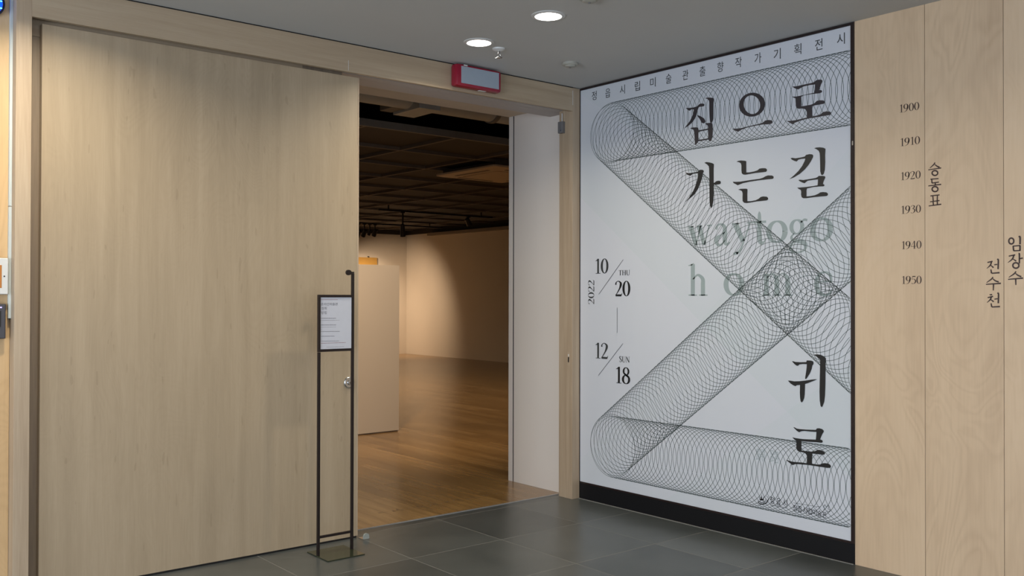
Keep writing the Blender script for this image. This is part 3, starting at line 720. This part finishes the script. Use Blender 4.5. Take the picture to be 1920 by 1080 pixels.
character(CHR, VE, [
  [(292, 228), (312, 226), (350, 238), (420, 242), (516, 240), (524, 214), (590, 216), (622, 228), (630, 250), (626, 276), (612, 290), (600, 350), (575, 410), (545, 460), (514, 504), (498, 500), (500, 470), (512, 400), (522, 320), (524, 272), (460, 270), (412, 276), (386, 298), (362, 294), (330, 268)],
  [(230, 528), (260, 528), (330, 540), (400, 538), (500, 528), (600, 512), (684, 506), (660, 520), (600, 544), (540, 568), (498, 580), (496, 640), (492, 740), (484, 800), (465, 850), (444, 870), (428, 850), (420, 800), (416, 720), (418, 596), (370, 600), (348, 616), (310, 600), (270, 572)],
  [(640, 122), (690, 120), (740, 126), (790, 150), (824, 184), (818, 260), (816, 400), (814, 600), (808, 760), (796, 860), (770, 930), (754, 942), (738, 920), (726, 840), (722, 700), (726, 500), (730, 300), (732, 220), (726, 196), (690, 168)]], M_INK)
character(CHR, VF, [
  [(250, 190), (268, 188), (310, 212), (360, 220), (460, 228), (630, 234), (648, 208), (690, 206), (740, 222), (766, 248), (762, 270), (742, 300), (720, 350), (704, 394), (736, 406), (748, 424), (742, 446), (720, 452), (640, 442), (520, 436), (388, 424), (388, 500), (388, 580), (440, 588), (560, 600), (620, 590), (660, 570), (700, 572), (750, 590), (778, 612), (786, 634), (772, 652), (730, 652), (640, 640), (574, 634), (568, 700), (566, 804), (650, 818), (700, 818), (740, 800), (780, 794), (840, 802), (874, 822), (888, 848), (876, 874), (830, 876), (740, 862), (600, 840), (470, 822), (330, 812), (280, 814), (238, 828), (200, 800), (150, 760), (130, 740), (150, 744), (220, 768), (300, 778), (400, 784), (478, 796), (480, 700), (476, 660), (450, 628), (410, 612), (350, 602), (316, 580), (300, 540), (302, 450), (296, 416), (262, 392), (234, 358), (290, 372), (400, 388), (520, 394), (630, 398), (636, 340), (640, 268), (540, 262), (440, 252), (390, 256), (348, 274), (310, 250)]], M_INK)

# small heading across the top and other set type (built-in sans face)
def typeset(text):
    c = bpy.data.curves.new('type', 'FONT'); c.body = text; c.size = 1.0; c.resolution_u = 3
    o = bpy.data.objects.new('type', c); COL.objects.link(o)
    dg = bpy.context.evaluated_depsgraph_get(); dg.update()
    me = bpy.data.meshes.new_from_object(o.evaluated_get(dg))
    vs = [(v.co.x, v.co.y) for v in me.vertices]; fs = [tuple(p.vertices) for p in me.polygons]
    bpy.data.objects.remove(o); bpy.data.curves.remove(c); bpy.data.meshes.remove(me)
    x0, x1 = min(v[0] for v in vs), max(v[0] for v in vs); y0, y1 = min(v[1] for v in vs), max(v[1] for v in vs)
    return vs, fs, (x0, x1, y0, y1)
def settype(bm, text, u0, v0, u1, v1, mp):
    vs, fs, (x0, x1, y0, y1) = typeset(text)
    q = [bm.verts.new(mp(u0+(x-x0)/(x1-x0)*(u1-u0), v0+(y-y0)/(y1-y0)*(v1-v0))) for x, y in vs]
    for f in fs:
        try: bm.faces.new([q[i] for i in f])
        except ValueError: pass
top = '정읍시립미술관출향작가기획전시'
cxs = [1114.5, 1140, 1167.3, 1195.5, 1224.5, 1254, 1285.5, 1317.5, 1351, 1385, 1421.5, 1457.5, 1496, 1535.5, 1577]
cys = [179.5, 174.5, 168, 161.5, 154.5, 147.5, 140.5, 133.5, 125.5, 117, 109, 101.5, 92.5, 83.5, 73]
for ch, cx, cy in zip(top, cxs, cys):
    s, z = sz(cx, cy); bm = bmesh.new()
    settype(bm, ch, s-.0255, z-.0335, s+.0255, z+.0335, wallmap(.0022))
    flat('heading_character', bm, M_GREYINK, po)

# pale English words under the coils
def letter(ch, x0, yb, x1, yt, off=.0006):
    bm = bmesh.new(); a, b = sz(x0, yb), sz(x1, yt); glyphs(bm, ch, a[0], a[1], b[0], b[1], wallmap(off), 1.3); flat('english_letter', bm, M_PALE, po)
def C3(x, y): return (1260+x/4.5, 360+y/4.5)
for ch, x0, yb, x1, yt in (('w', 140, 462, 335, 275), ('a', 355, 455, 495, 262), ('y', 505, 440, 695, 250), ('t', 690, 438, 800, 240), ('o', 800, 432, 972, 232), ('g', 985, 425, 1150, 222), ('o', 1170, 420, 1355, 205)):
    xm = (x0+x1)/2
    a = C3(x0, yb); b = C3(x1, yt); letter(ch, a[0], a[1], b[0], b[1])
for ch, x0, yb, x1, yt in (('h', 135, 874, 302, 695), ('o', 440, 874, 605, 680), ('m', 760, 874, 1030, 680), ('e', 1200, 874, 1370, 668)):
    a = C3(x0, yb); b = C3(x1, yt); letter(ch, a[0], a[1], b[0], b[1])

# dates on the left of the poster
def D(x, y): return (1080+x/3.857, 460+y/3.857)
def dword(text, x0, yb, x1, yt, m):
    a, b = D(x0, yb), D(x1, yt); word('date', text, a[0], a[1], b[0], b[1], m, po, bold=1.35 if text in ('THU', 'SUN') else 1.12)
dword('10', 136, 205, 236, 92, M_GREYINK)
dword('20', 282, 368, 394, 254, M_INK)
dword('12', 136, 815, 236, 706, M_GREYINK)
dword('18', 284, 994, 394, 882, M_INK)
dword('THU', 310, 217, 392, 178, M_GREYINK)
dword('SUN', 314, 843, 390, 806, M_GREYINK)
bm = bmesh.new(); mp = wallmap(.0022)
for (xa, ya, xb, yb) in ((166, 354, 343, 103), (163, 941, 341, 710), (299, 450, 299, 632)):
    a, b = sz(*D(xa, ya)), sz(*D(xb, yb)); ribbon(bm, [(*a, .0035), (*b, .0035)], mp, smooth=False)
flat('date_line', bm, M_GREYINK, po)
# the year runs upwards
a, b = sz(*D(88, 428)), sz(*D(133, 248))
bm = bmesh.new()
u0, v0, u1, v1 = a[0], a[1], b[0], b[1]
glyphs(bm, '2022', v0, 0, v1, 1, lambda p, q: Vector((-.0022, -(u1+(u0-u1)*q), p)))
flat('date', bm, M_GREYINK, po)

# strokes given in pixels of one close view
def pstrokes(bm, v, strokes, mp=None, bold=1.0):
    mp = mp or wallmap(.0022)
    for st in strokes:
        pts = []
        for p in st:
            s_, z_ = sz(v[0]+p[0]/v[2], v[1]+p[1]/v[2])
            wd = (p[2] if len(p) > 2 else 9)/v[2]/310.0*bold
            pts.append((s_, z_, wd))
        ribbon(bm, pts, mp, smooth=len(pts) > 2)
def circ(cx, cy, rx, ry, w_=9):
    return [(cx+rx*math.cos(2*PI*k/16), cy+ry*math.sin(2*PI*k/16), w_) for k in range(17)]
# two faint Chinese characters, publisher marks
for ch, x0, x1, y0, y1 in (('歸', 1417, 1435, 863, 842), ('路', 1444, 1461, 867, 845)):
    bm = bmesh.new(); a, b = sz(x0, y0), sz(x1, y1); settype(bm, ch, a[0], a[1], b[0], b[1], wallmap(.0006))
    flat('faint_character', bm, M_FAINT, po)
for ch, xc, yc, w_, h_ in (('정', 1448, 937.5, 8, 12), ('읍', 1460, 940.5, 8, 12), ('시', 1472, 943, 9, 12)):
    bm = bmesh.new(); a, b = sz(xc-w_/2, yc+h_/2), sz(xc+w_/2, yc-h_/2); settype(bm, ch, a[0], a[1], b[0], b[1], wallmap(.0022)); flat('publisher_character', bm, M_INK, po)
for i, ch in enumerate('정읍시립미술관'):
    xc = 1491+i*9.2; yc = 952.5+i*2.05
    bm = bmesh.new(); a, b = sz(xc-4, yc+5), sz(xc+4, yc-5); settype(bm, ch, a[0], a[1], b[0], b[1], wallmap(.0022)); flat('publisher_character', bm, M_INK, po)
VG = (1400, 900, 8.727)
bm = bmesh.new()
pstrokes(bm, VG, [[(190, 340, 10), (205, 378, 16), (250, 396, 16), (310, 384, 16), (345, 350, 14), (358, 310, 10), (345, 275, 6), (318, 258, 2)],
  [(205, 345, 4), (245, 368, 10), (290, 355, 10), (315, 320, 6), (316, 290, 2)],
  [(250, 330, 26), (246, 300, 22), (248, 238, 3)], [(240, 330, 22), (220, 300, 12), (205, 270, 3)], [(262, 328, 18), (278, 300, 12), (290, 262, 3)], [(215, 320, 14), (285, 328, 14)]])
flat('publisher_emblem', bm, M_INK, po)
bm = bmesh.new()
pstrokes(bm, VG, [[(765, 372, 5), (1125, 430, 5)], [(1125, 430, 5), (1140, 450, 6), (1158, 430, 5), (1215, 440, 5)],
  [(1255, 440, 5), (1285, 405, 8), (1300, 440, 5), (1330, 420, 8), (1355, 430, 6), (1335, 470, 6), (1368, 490, 7), (1350, 515, 6), (1315, 520, 5), (1330, 490, 4)],
  [(1262, 492, 4), (1275, 462, 5), (1255, 440, 5)]])
x = 390
while x < 655:
    pstrokes(bm, VG, [[(x, 400+(x-390)*.2, 5), (x+6, 412+(x-390)*.2, 5), (x+12, 402+(x-390)*.2, 5)]]); x += 17
flat('publisher_mark', bm, M_GREYINK, po)['kind'] = 'stuff'
rooted(po)

# ---- lettering on the plywood wall (parts of that wall)
def W1(x, y): return (1660+x/4.908, 180+y/4.908)
for txt, cx, cy in (('1900', 1704.8, 201), ('1910', 1706.2, 264.6), ('1920', 1707.3, 328.7), ('1930', 1707.9, 392.3), ('1940', 1708.9, 459), ('1950', 1709.1, 524.7)):
    s, z = sz(cx, cy); bm = bmesh.new()
    hw = 0.0585; hh = .0225
    glyphs(bm, txt, s-hw, z-hh, s+hw, z+hh, wallmap(.0009), .92); flat('year_lettering', bm, M_VINYL, wr)
V1 = (1660, 180, 4.908); V2 = (1660, 380, 4.908)
def name_letters(v, chars):
    for st in chars:
        bm = bmesh.new(); pstrokes(bm, v, st, wallmap(.0009), 1.35); flat('name_lettering', bm, M_VINYL, wr)
name_letters(V1, [
 [[(458, 612, 7), (445, 632, 8), (410, 664, 4)], [(456, 630, 5), (475, 645, 8), (500, 657, 9)], [(396, 680, 6), (450, 672, 6), (515, 662, 8)], circ(457, 709, 26, 22)],
 [[(415, 766, 7), (490, 760, 7)], [(428, 768, 8), (430, 802, 8)], [(430, 802, 7), (494, 792, 7)], [(460, 800, 8), (461, 822, 8)], [(396, 828, 6), (515, 813, 8)], circ(458, 857, 27, 23)],
 [[(415, 920, 7), (500, 910, 7)], [(438, 920, 7), (442, 970, 8)], [(480, 914, 7), (478, 964, 8)], [(412, 974, 6), (500, 962, 7)], [(440, 975, 8), (444, 1006, 8)], [(478, 966, 8), (480, 1000, 8)], [(400, 1012, 6), (516, 996, 8)]]])
name_letters(V2, [
 [circ(1160, 353, 23, 27), [(1226, 312, 7), (1240, 318, 10), (1240, 384, 9)], [(1176, 398, 8), (1182, 442, 9)], [(1176, 400, 7), (1244, 394, 7)], [(1240, 394, 9), (1240, 442, 9)], [(1180, 443, 7), (1244, 440, 7)]],
 [[(1136, 492, 7), (1196, 480, 8)], [(1184, 484, 8), (1168, 520, 8), (1128, 552, 3)], [(1172, 516, 4), (1205, 538, 9)], [(1228, 470, 8), (1234, 475, 9), (1234, 560, 8)], [(1234, 516, 7), (1266, 510, 9)], circ(1202, 578, 28, 25)],
 [[(1204, 632, 7), (1184, 656, 8), (1136, 688, 4)], [(1198, 650, 5), (1220, 668, 8), (1252, 682, 9)], [(1130, 706, 6), (1268, 694, 9)], [(1200, 704, 9), (1202, 758, 6)]],
 [[(940, 550, 7), (988, 540, 8)], [(978, 544, 8), (966, 576, 8), (934, 606, 3)], [(966, 572, 4), (996, 598, 9)], [(1002, 572, 6), (1030, 568, 7)], [(1028, 522, 6), (1040, 528, 9), (1038, 612, 9)], [(972, 614, 7), (978, 650, 9)], [(978, 650, 7), (1052, 644, 9)]],
 [[(992, 684, 7), (976, 704, 8), (932, 736, 4)], [(990, 700, 5), (1012, 718, 8), (1044, 730, 9)], [(926, 752, 6), (1064, 742, 9)], [(996, 752, 9), (994, 808, 6)]],
 [[(960, 848, 7), (984, 846, 8)], [(942, 874, 7), (992, 862, 8)], [(976, 866, 8), (966, 892, 8), (936, 920, 3)], [(966, 888, 4), (998, 912, 9)], [(1004, 888, 6), (1034, 884, 7)], [(1030, 834, 6), (1042, 840, 9), (1040, 926, 9)], [(974, 926, 7), (980, 960, 9)], [(980, 960, 7), (1056, 956, 9)]]])

# ---- print on the notice sheet
def nmap(x, y): return Vector((x, SY-.0046, y))
nx0, nx1 = LX+.008, RXX-.010
bm = bmesh.new()
def N(px, py): p = ony(560+px/7.714, 540+py/7.714, SY-.004); return (p.x, p.z)
for tx, x0, yb, x1, yt in (('온라인미술관', 322, 255, 565, 212), ('청취', 328, 318, 405, 272), ('방법', 326, 380, 404, 334)):
    a, b = N(x0, yb), N(x1, yt); settype(bm, tx, a[0], a[1], b[0], b[1], nmap)
o = flat('heading', bm, M_TXT, sheet)
def dash(bm, x0, y0, x1, y1, w_, seed):
    rr = random.Random(seed); a, b = N(x0, y0), N(x1, y1); L_ = b[0]-a[0]; x = 0
    while x < L_:
        l = rr.uniform(.003, .008); e = min(x+l, L_)
        za = a[1]+(b[1]-a[1])*x/L_
        ribbon(bm, [(a[0]+x, za, w_), (a[0]+e, za, w_)], nmap, smooth=False); x = e+rr.uniform(.0006, .002)
bm = bmesh.new()
for i, (x0, y0, x1, y1, w_) in enumerate(((320, 437, 540, 437, .0028), (320, 534, 540, 533, .0028), (322, 630, 592, 627, .0024), (322, 697, 518, 696, .0024), (322, 768, 585, 765, .0022), (320, 466, 592, 465, .0014), (322, 566, 540, 563, .0014), (400, 856, 655, 848, .0016), (322, 600, 332, 600, .0014), (322, 670, 330, 670, .0014), (322, 740, 330, 740, .0014))):
    dash(bm, x0, y0, x1, y1, w_, i)
flat('small_print', bm, M_TXT, sheet)['kind'] = 'stuff'
bm = bmesh.new(); a, b = N(310, 168), N(566, 172); ribbon(bm, [(*a, .0016), (b[0], a[1], .0016)], nmap, smooth=False)
dash(bm, 322, 799, 680, 788, .0022, 77)
flat('red_line', bm, M_REDINK, sheet)['kind'] = 'stuff'

# ---- left wall fittings
def lp(px, py, y=0.08): return ony(px, py, y)
t = thing('cable_conduit', 'thin white plastic conduit running up the wall at the left edge of the frame', 'conduit', loc=(-3.95, 0.09, 1.43))
xa, xb = lp(15.5, 500).x, lp(21.5, 500).x
zj = lp(18, 387).z; z0 = lp(18, 597).z
B('conduit_length', M_COND, t, (xa, xb, 0.075, 0.0995, z0, zj-.0015), bevel=.002)
B('conduit_length', M_COND, t, (xa, xb, 0.075, 0.0995, zj+.0015, CEIL-.002), bevel=.002)
B('end_cap', M_BLK, t, (xa+.003, xb-.002, 0.078, 0.0995, z0-.004, z0-.0002))
rooted(t)
t = thing('wall_panel_controller', 'white framed wall controller with an orange screen at the left edge', 'control panel', loc=(-4.05, 0.08, 1.65))
a, b = lp(16, 484, .055), lp(16, 552, .055)
B('bezel', M_PLAST, t, (a.x-.16, a.x, 0.055, 0.0745, b.z, a.z), bevel=.004)
c, d = lp(3.5, 497, .054), lp(3.5, 540, .054)
B('screen', M_ORANGE, t, (a.x-.125, c.x, 0.0535, 0.056, d.z, c.z), bevel=.001)
bm = bmesh.new(); e = lp(8, 518, .054); cyl(bm, (e.x, .053, e.z), (e.x, .056, e.z), .0035); obj('button', bm, M_BLK, t)
B('mount', M_PLAST, t, (a.x-.14, a.x-.035, .0745, .0998, b.z+.02, a.z-.02))
rooted(t)
t = thing('card_reader', 'dark card reader with a small violet light below the wall controller', 'card reader', loc=(-4.03, 0.08, 1.42))
a, b = lp(11, 570, .06), lp(10, 635, .06)
B('case', M_CASE, t, (a.x-.09, a.x, 0.06, 0.0998, b.z, a.z), bevel=.004)
B('keypad_window', M_BLK, t, (a.x-.07, a.x-.022, 0.0585, 0.0605, b.z+.06, a.z-.035))
B('indicator', M_VIOLET, t, (a.x-.05, a.x-.018, 0.0585, 0.0605, a.z-.020, a.z-.014))
rooted(t)
a, b = lp(12, 0, .04), lp(12, 30, .04)
t = thing('warning_beacon', 'glowing blue lamp on a dark housing high on the wall in the top left corner', 'lamp', loc=(a.x-.05, 0.09, 2.97))
zc = b.z+.06; xc = a.x-.075
bm = bmesh.new(); lathe(bm, [(.075, .0995), (.078, .085), (.070, .078), (.060, .076)], (xc, 0, zc+.01), 'Y'); obj('housing', bm, M_NAVY, t, smooth=True)
bm = bmesh.new(); lathe(bm, [(.060, .078), (.062, .055), (.054, .030), (.030, .014), (.008, .010)], (xc, 0, zc), 'Y'); obj('lens', bm, M_BLUE, t, smooth=True)
bm = bmesh.new()
for k in range(3): tube(bm, [Vector((xc-.05+.01*k, .022-.004*k, zc-.030+.035*k)), Vector((xc, .006, zc-.038+.035*k)), Vector((xc+.052, .028, zc-.028+.035*k))], .0035, 6)
obj('lens_rib', bm, M_CYAN, t, smooth=True)
rooted(t)

# ---- gallery things
P0 = ony(668, 810, 3.93); p1 = onz(746, 807, 0)
t = thing('display_partition', 'plain white free-standing partition on the gallery floor seen just inside the doorway', 'partition', loc=(0.2, 3.95, 0))
B('panel', M_GALW, t, (-1.2, 0.86, 3.90, 4.06, 0.012, 1.905), bevel=.002)
B('foot_rail', M_RAIL, t, (-1.19, 0.85, 3.91, 4.05, 0.0005, 0.011))
rooted(t)
a, b = ony(640, 481, GYB-.06), ony(707, 560, GYB-.06)
t = thing('hanging_painting', 'large ochre yellow painting on the far gallery wall, showing above the white partition', 'painting', loc=(a.x+.3, GYB-.04, 2.0))
B('canvas', M_GOLD, t, (a.x-.6, b.x, GYB-.06, GYB-.012, b.z, a.z), bevel=.004)
B('stretcher', M_RAIL, t, (a.x-.55, b.x-.05, GYB-.012, GYB-.001, b.z+.05, a.z-.05))
h = ony(691, 480, GYB-.04)
bm = bmesh.new(); cyl(bm, (h.x, GYB-.03, a.z), (h.x, GYB-.03, a.z+.035), .02); obj('hanger', bm, M_BLK, t)
rooted(t)
# ceiling cassette
AZ = 3.215; k = (AZ-1.55)/(3.4-1.55)
def ck(x, y): return (CAM.x+(x-CAM.x)*k, CAM.y+(y-CAM.y)*k)
x0, y0 = ck(3.30, 5.22); x1, y1 = ck(4.64, 6.70)
t = thing('air_conditioner', 'square cream ceiling cassette air conditioner hanging in the dark gallery ceiling', 'air conditioner', loc=((x0+x1)/2, (y0+y1)/2, AZ))
def prism_ring(bm, z0, z1, i0, i1):
    pass
bm = bmesh.new()
cr_ = .05
def rr(x0, x1, y0, y1, z, r):
    out = []
    for cx, cy, a0 in ((x1-r, y1-r, 0), (x0+r, y1-r, PI/2), (x0+r, y0+r, PI), (x1-r, y0+r, 1.5*PI)):
        for q in range(5): a = a0+PI/2*q/4; out.append(bm.verts.new((cx+r*math.cos(a), cy+r*math.sin(a), z)))
    return out
R1 = rr(x0, x1, y0, y1, AZ+.035, cr_); R2 = rr(x0, x1, y0, y1, AZ+.012, cr_); R3 = rr(x0+.05, x1-.05, y0+.05, y1-.05, AZ, cr_)
for A_, B_ in ((R1, R2), (R2, R3)):
    for i in range(20): bm.faces.new((A_[i], A_[(i+1) % 20], B_[(i+1) % 20], B_[i]))
bm.faces.new(R1); bm.faces.new(R3)
obj('fascia', bm, M_ACW, t)
B('grille', M_ACW, t, (x0+.28, x1-.28, y0+.28, y1-.28, AZ-.008, AZ-.0005), bevel=.003)
B('body', M_BEAM, t, (x0+.08, x1-.08, y0+.08, y1-.08, AZ+.036, 3.298))
for (a0, a1, b0, b1) in ((x0+.3, x1-.3, y0+.12, y0+.17), (x0+.3, x1-.3, y1-.17, y1-.12), (x0+.12, x0+.17, y0+.3, y1-.3), (x1-.17, x1-.12, y0+.3, y1-.3)):
    B('air_vane', M_RAIL, t, (a0, a1, b0, b1, AZ-.004, AZ-.0004))
rooted(t)
# duct and cable tray above the doorway
t = thing('ceiling_duct', 'grey round duct crossing under the gallery ceiling just inside the doorway', 'duct', loc=(0, 2.2, 3.6))
bm = bmesh.new(); cyl(bm, (-5.5, 2.46, 3.53), (6.5, 2.46, 3.53), .15, seg=28); obj('pipe', bm, M_DUCT, t, smooth=True)
for xx in (-0.75, 1.05, 2.85):
    bm = bmesh.new(); cyl(bm, (xx, 2.46, 3.53), (xx+.05, 2.46, 3.53), .165, seg=28); obj('flange', bm, M_BEAMG, t, smooth=True)
    B('hanger_rod', M_BLK, t, (xx+.015, xx+.035, 2.46, 2.47, 3.68, 4.6))
B('damper_box', M_DUCT, t, (0.02, .27, 2.25, 2.72, 3.36, 3.70), bevel=.004)
B('actuator', M_BEAMG, t, (-.12, .019, 2.5, 2.74, 3.385, 3.46), bevel=.004)
rooted(t)
# track and spotlights
t = thing('lighting_track', 'black lighting track hung below the far part of the gallery ceiling', 'light track', loc=(6, 13.4, 3.2))
B('track_rail', M_BLK, t, (2.5, 8.2, 13.38, 13.42, 3.20, 3.235))
for xx in (3.0, 5.0, 7.8): B('suspension', M_BLK, t, (xx, xx+.02, 13.39, 13.41, 3.235, 3.305))
rooted(t)
def track_spot(px, py, zt, lab, aim=(0, 1, -1.2), y=13.4, r=.055, l=.17):
    p = ony(px, py, y)
    t = thing('track_spotlight', lab, 'spotlight', 'black gallery spotlights', loc=(p.x, y, 3.2))
    d = Vector(aim).normalized(); c = Vector((p.x, y, p.z))
    bm = bmesh.new(); cyl(bm, c-d*l*.5, c+d*l*.5, r*.75, r); obj('lamp_head', bm, M_BLK, t, smooth=True)
    B('stem', M_BLK, t, (p.x-.012, p.x+.012, y-.012, y+.012, p.z, 3.1999))
    B('adapter', M_BLK, t, (p.x-.04, p.x+.04, y-.019, y+.019, 3.178, 3.1999))
    rooted(t)
track_spot(672, 438, 0, 'black track spotlight half hidden by the sliding door edge, leftmost of the far row')
track_spot(683, 437, 0, 'black track spotlight, second from the left of the far row in the gallery')
track_spot(693, 436, 0, 'small black track spotlight, third from the left of the far row in the gallery', r=.04, l=.12)
track_spot(703, 436, 0, 'black track spotlight, fourth from the left of the far row in the gallery')
# two nearer ones on a short track of their own
t = thing('lighting_track', 'short black lighting track nearer the doorway in the gallery', 'light track', loc=(5, 10.3, 3.2))
pa = ony(752, 424, 10.3); pb = ony(880, 415, 10.3)
B('track_rail', M_BLK, t, (pa.x-.5, pb.x+.6, 10.28, 10.32, 3.20, 3.235))
for xx in (pa.x-.3, pb.x+.3): B('suspension', M_BLK, t, (xx, xx+.02, 10.29, 10.31, 3.235, 3.42))
rooted(t)
track_spot(755, 432, 0, 'large black spotlight tilted downwards on the nearer track, left of the pair', aim=(.35, .4, -1.6), y=10.3, r=.055, l=.24)
track_spot(878, 416, 0, 'black spotlight on the nearer track, right of the pair', aim=(.8, .3, -1), y=10.3, r=.06, l=.15)

# ---- faded handwritten line on the gallery floor behind the threshold
t = thing('floor_lettering', 'faint line of dark illegible handwriting on the wooden floor behind the threshold', 'lettering', loc=(-1.2, .35, 0))
bm = bmesh.new(); rr_ = random.Random(3)
fm = lambda x, y: Vector((x, y, .0006))
pts0 = [(707, 967), (722, 964), (741, 960), (770, 956), (800, 952), (818, 949), (832, 945), (858, 940), (872, 938), (893, 934), (915, 930), (930, 927), (940, 926)]
A0, A1 = onz(712, 963, 0), onz(936, 925, 0)
x = 0; L_ = (A1-A0).length; dirv = (A1-A0).normalized(); nrm = Vector((-dirv.y, dirv.x, 0))
while x < L_:
    wl_ = rr_.uniform(.05, .13); n = int(wl_/.012); pts = []
    for q in range(n+1):
        pp = A0+dirv*(x+q*.012)+nrm*(rr_.uniform(-.022, .022)+(.03 if rr_.random() < .15 else 0)); pts.append((pp.x, pp.y, rr_.uniform(.0015, .0045)))
    if len(pts) > 2: ribbon(bm, pts, fm)
    x += wl_+rr_.uniform(.015, .05)
flat('handwriting', bm, mat('faded_ink', (.075, .055, .045), .5), t)['kind'] = 'stuff'
rooted(t)
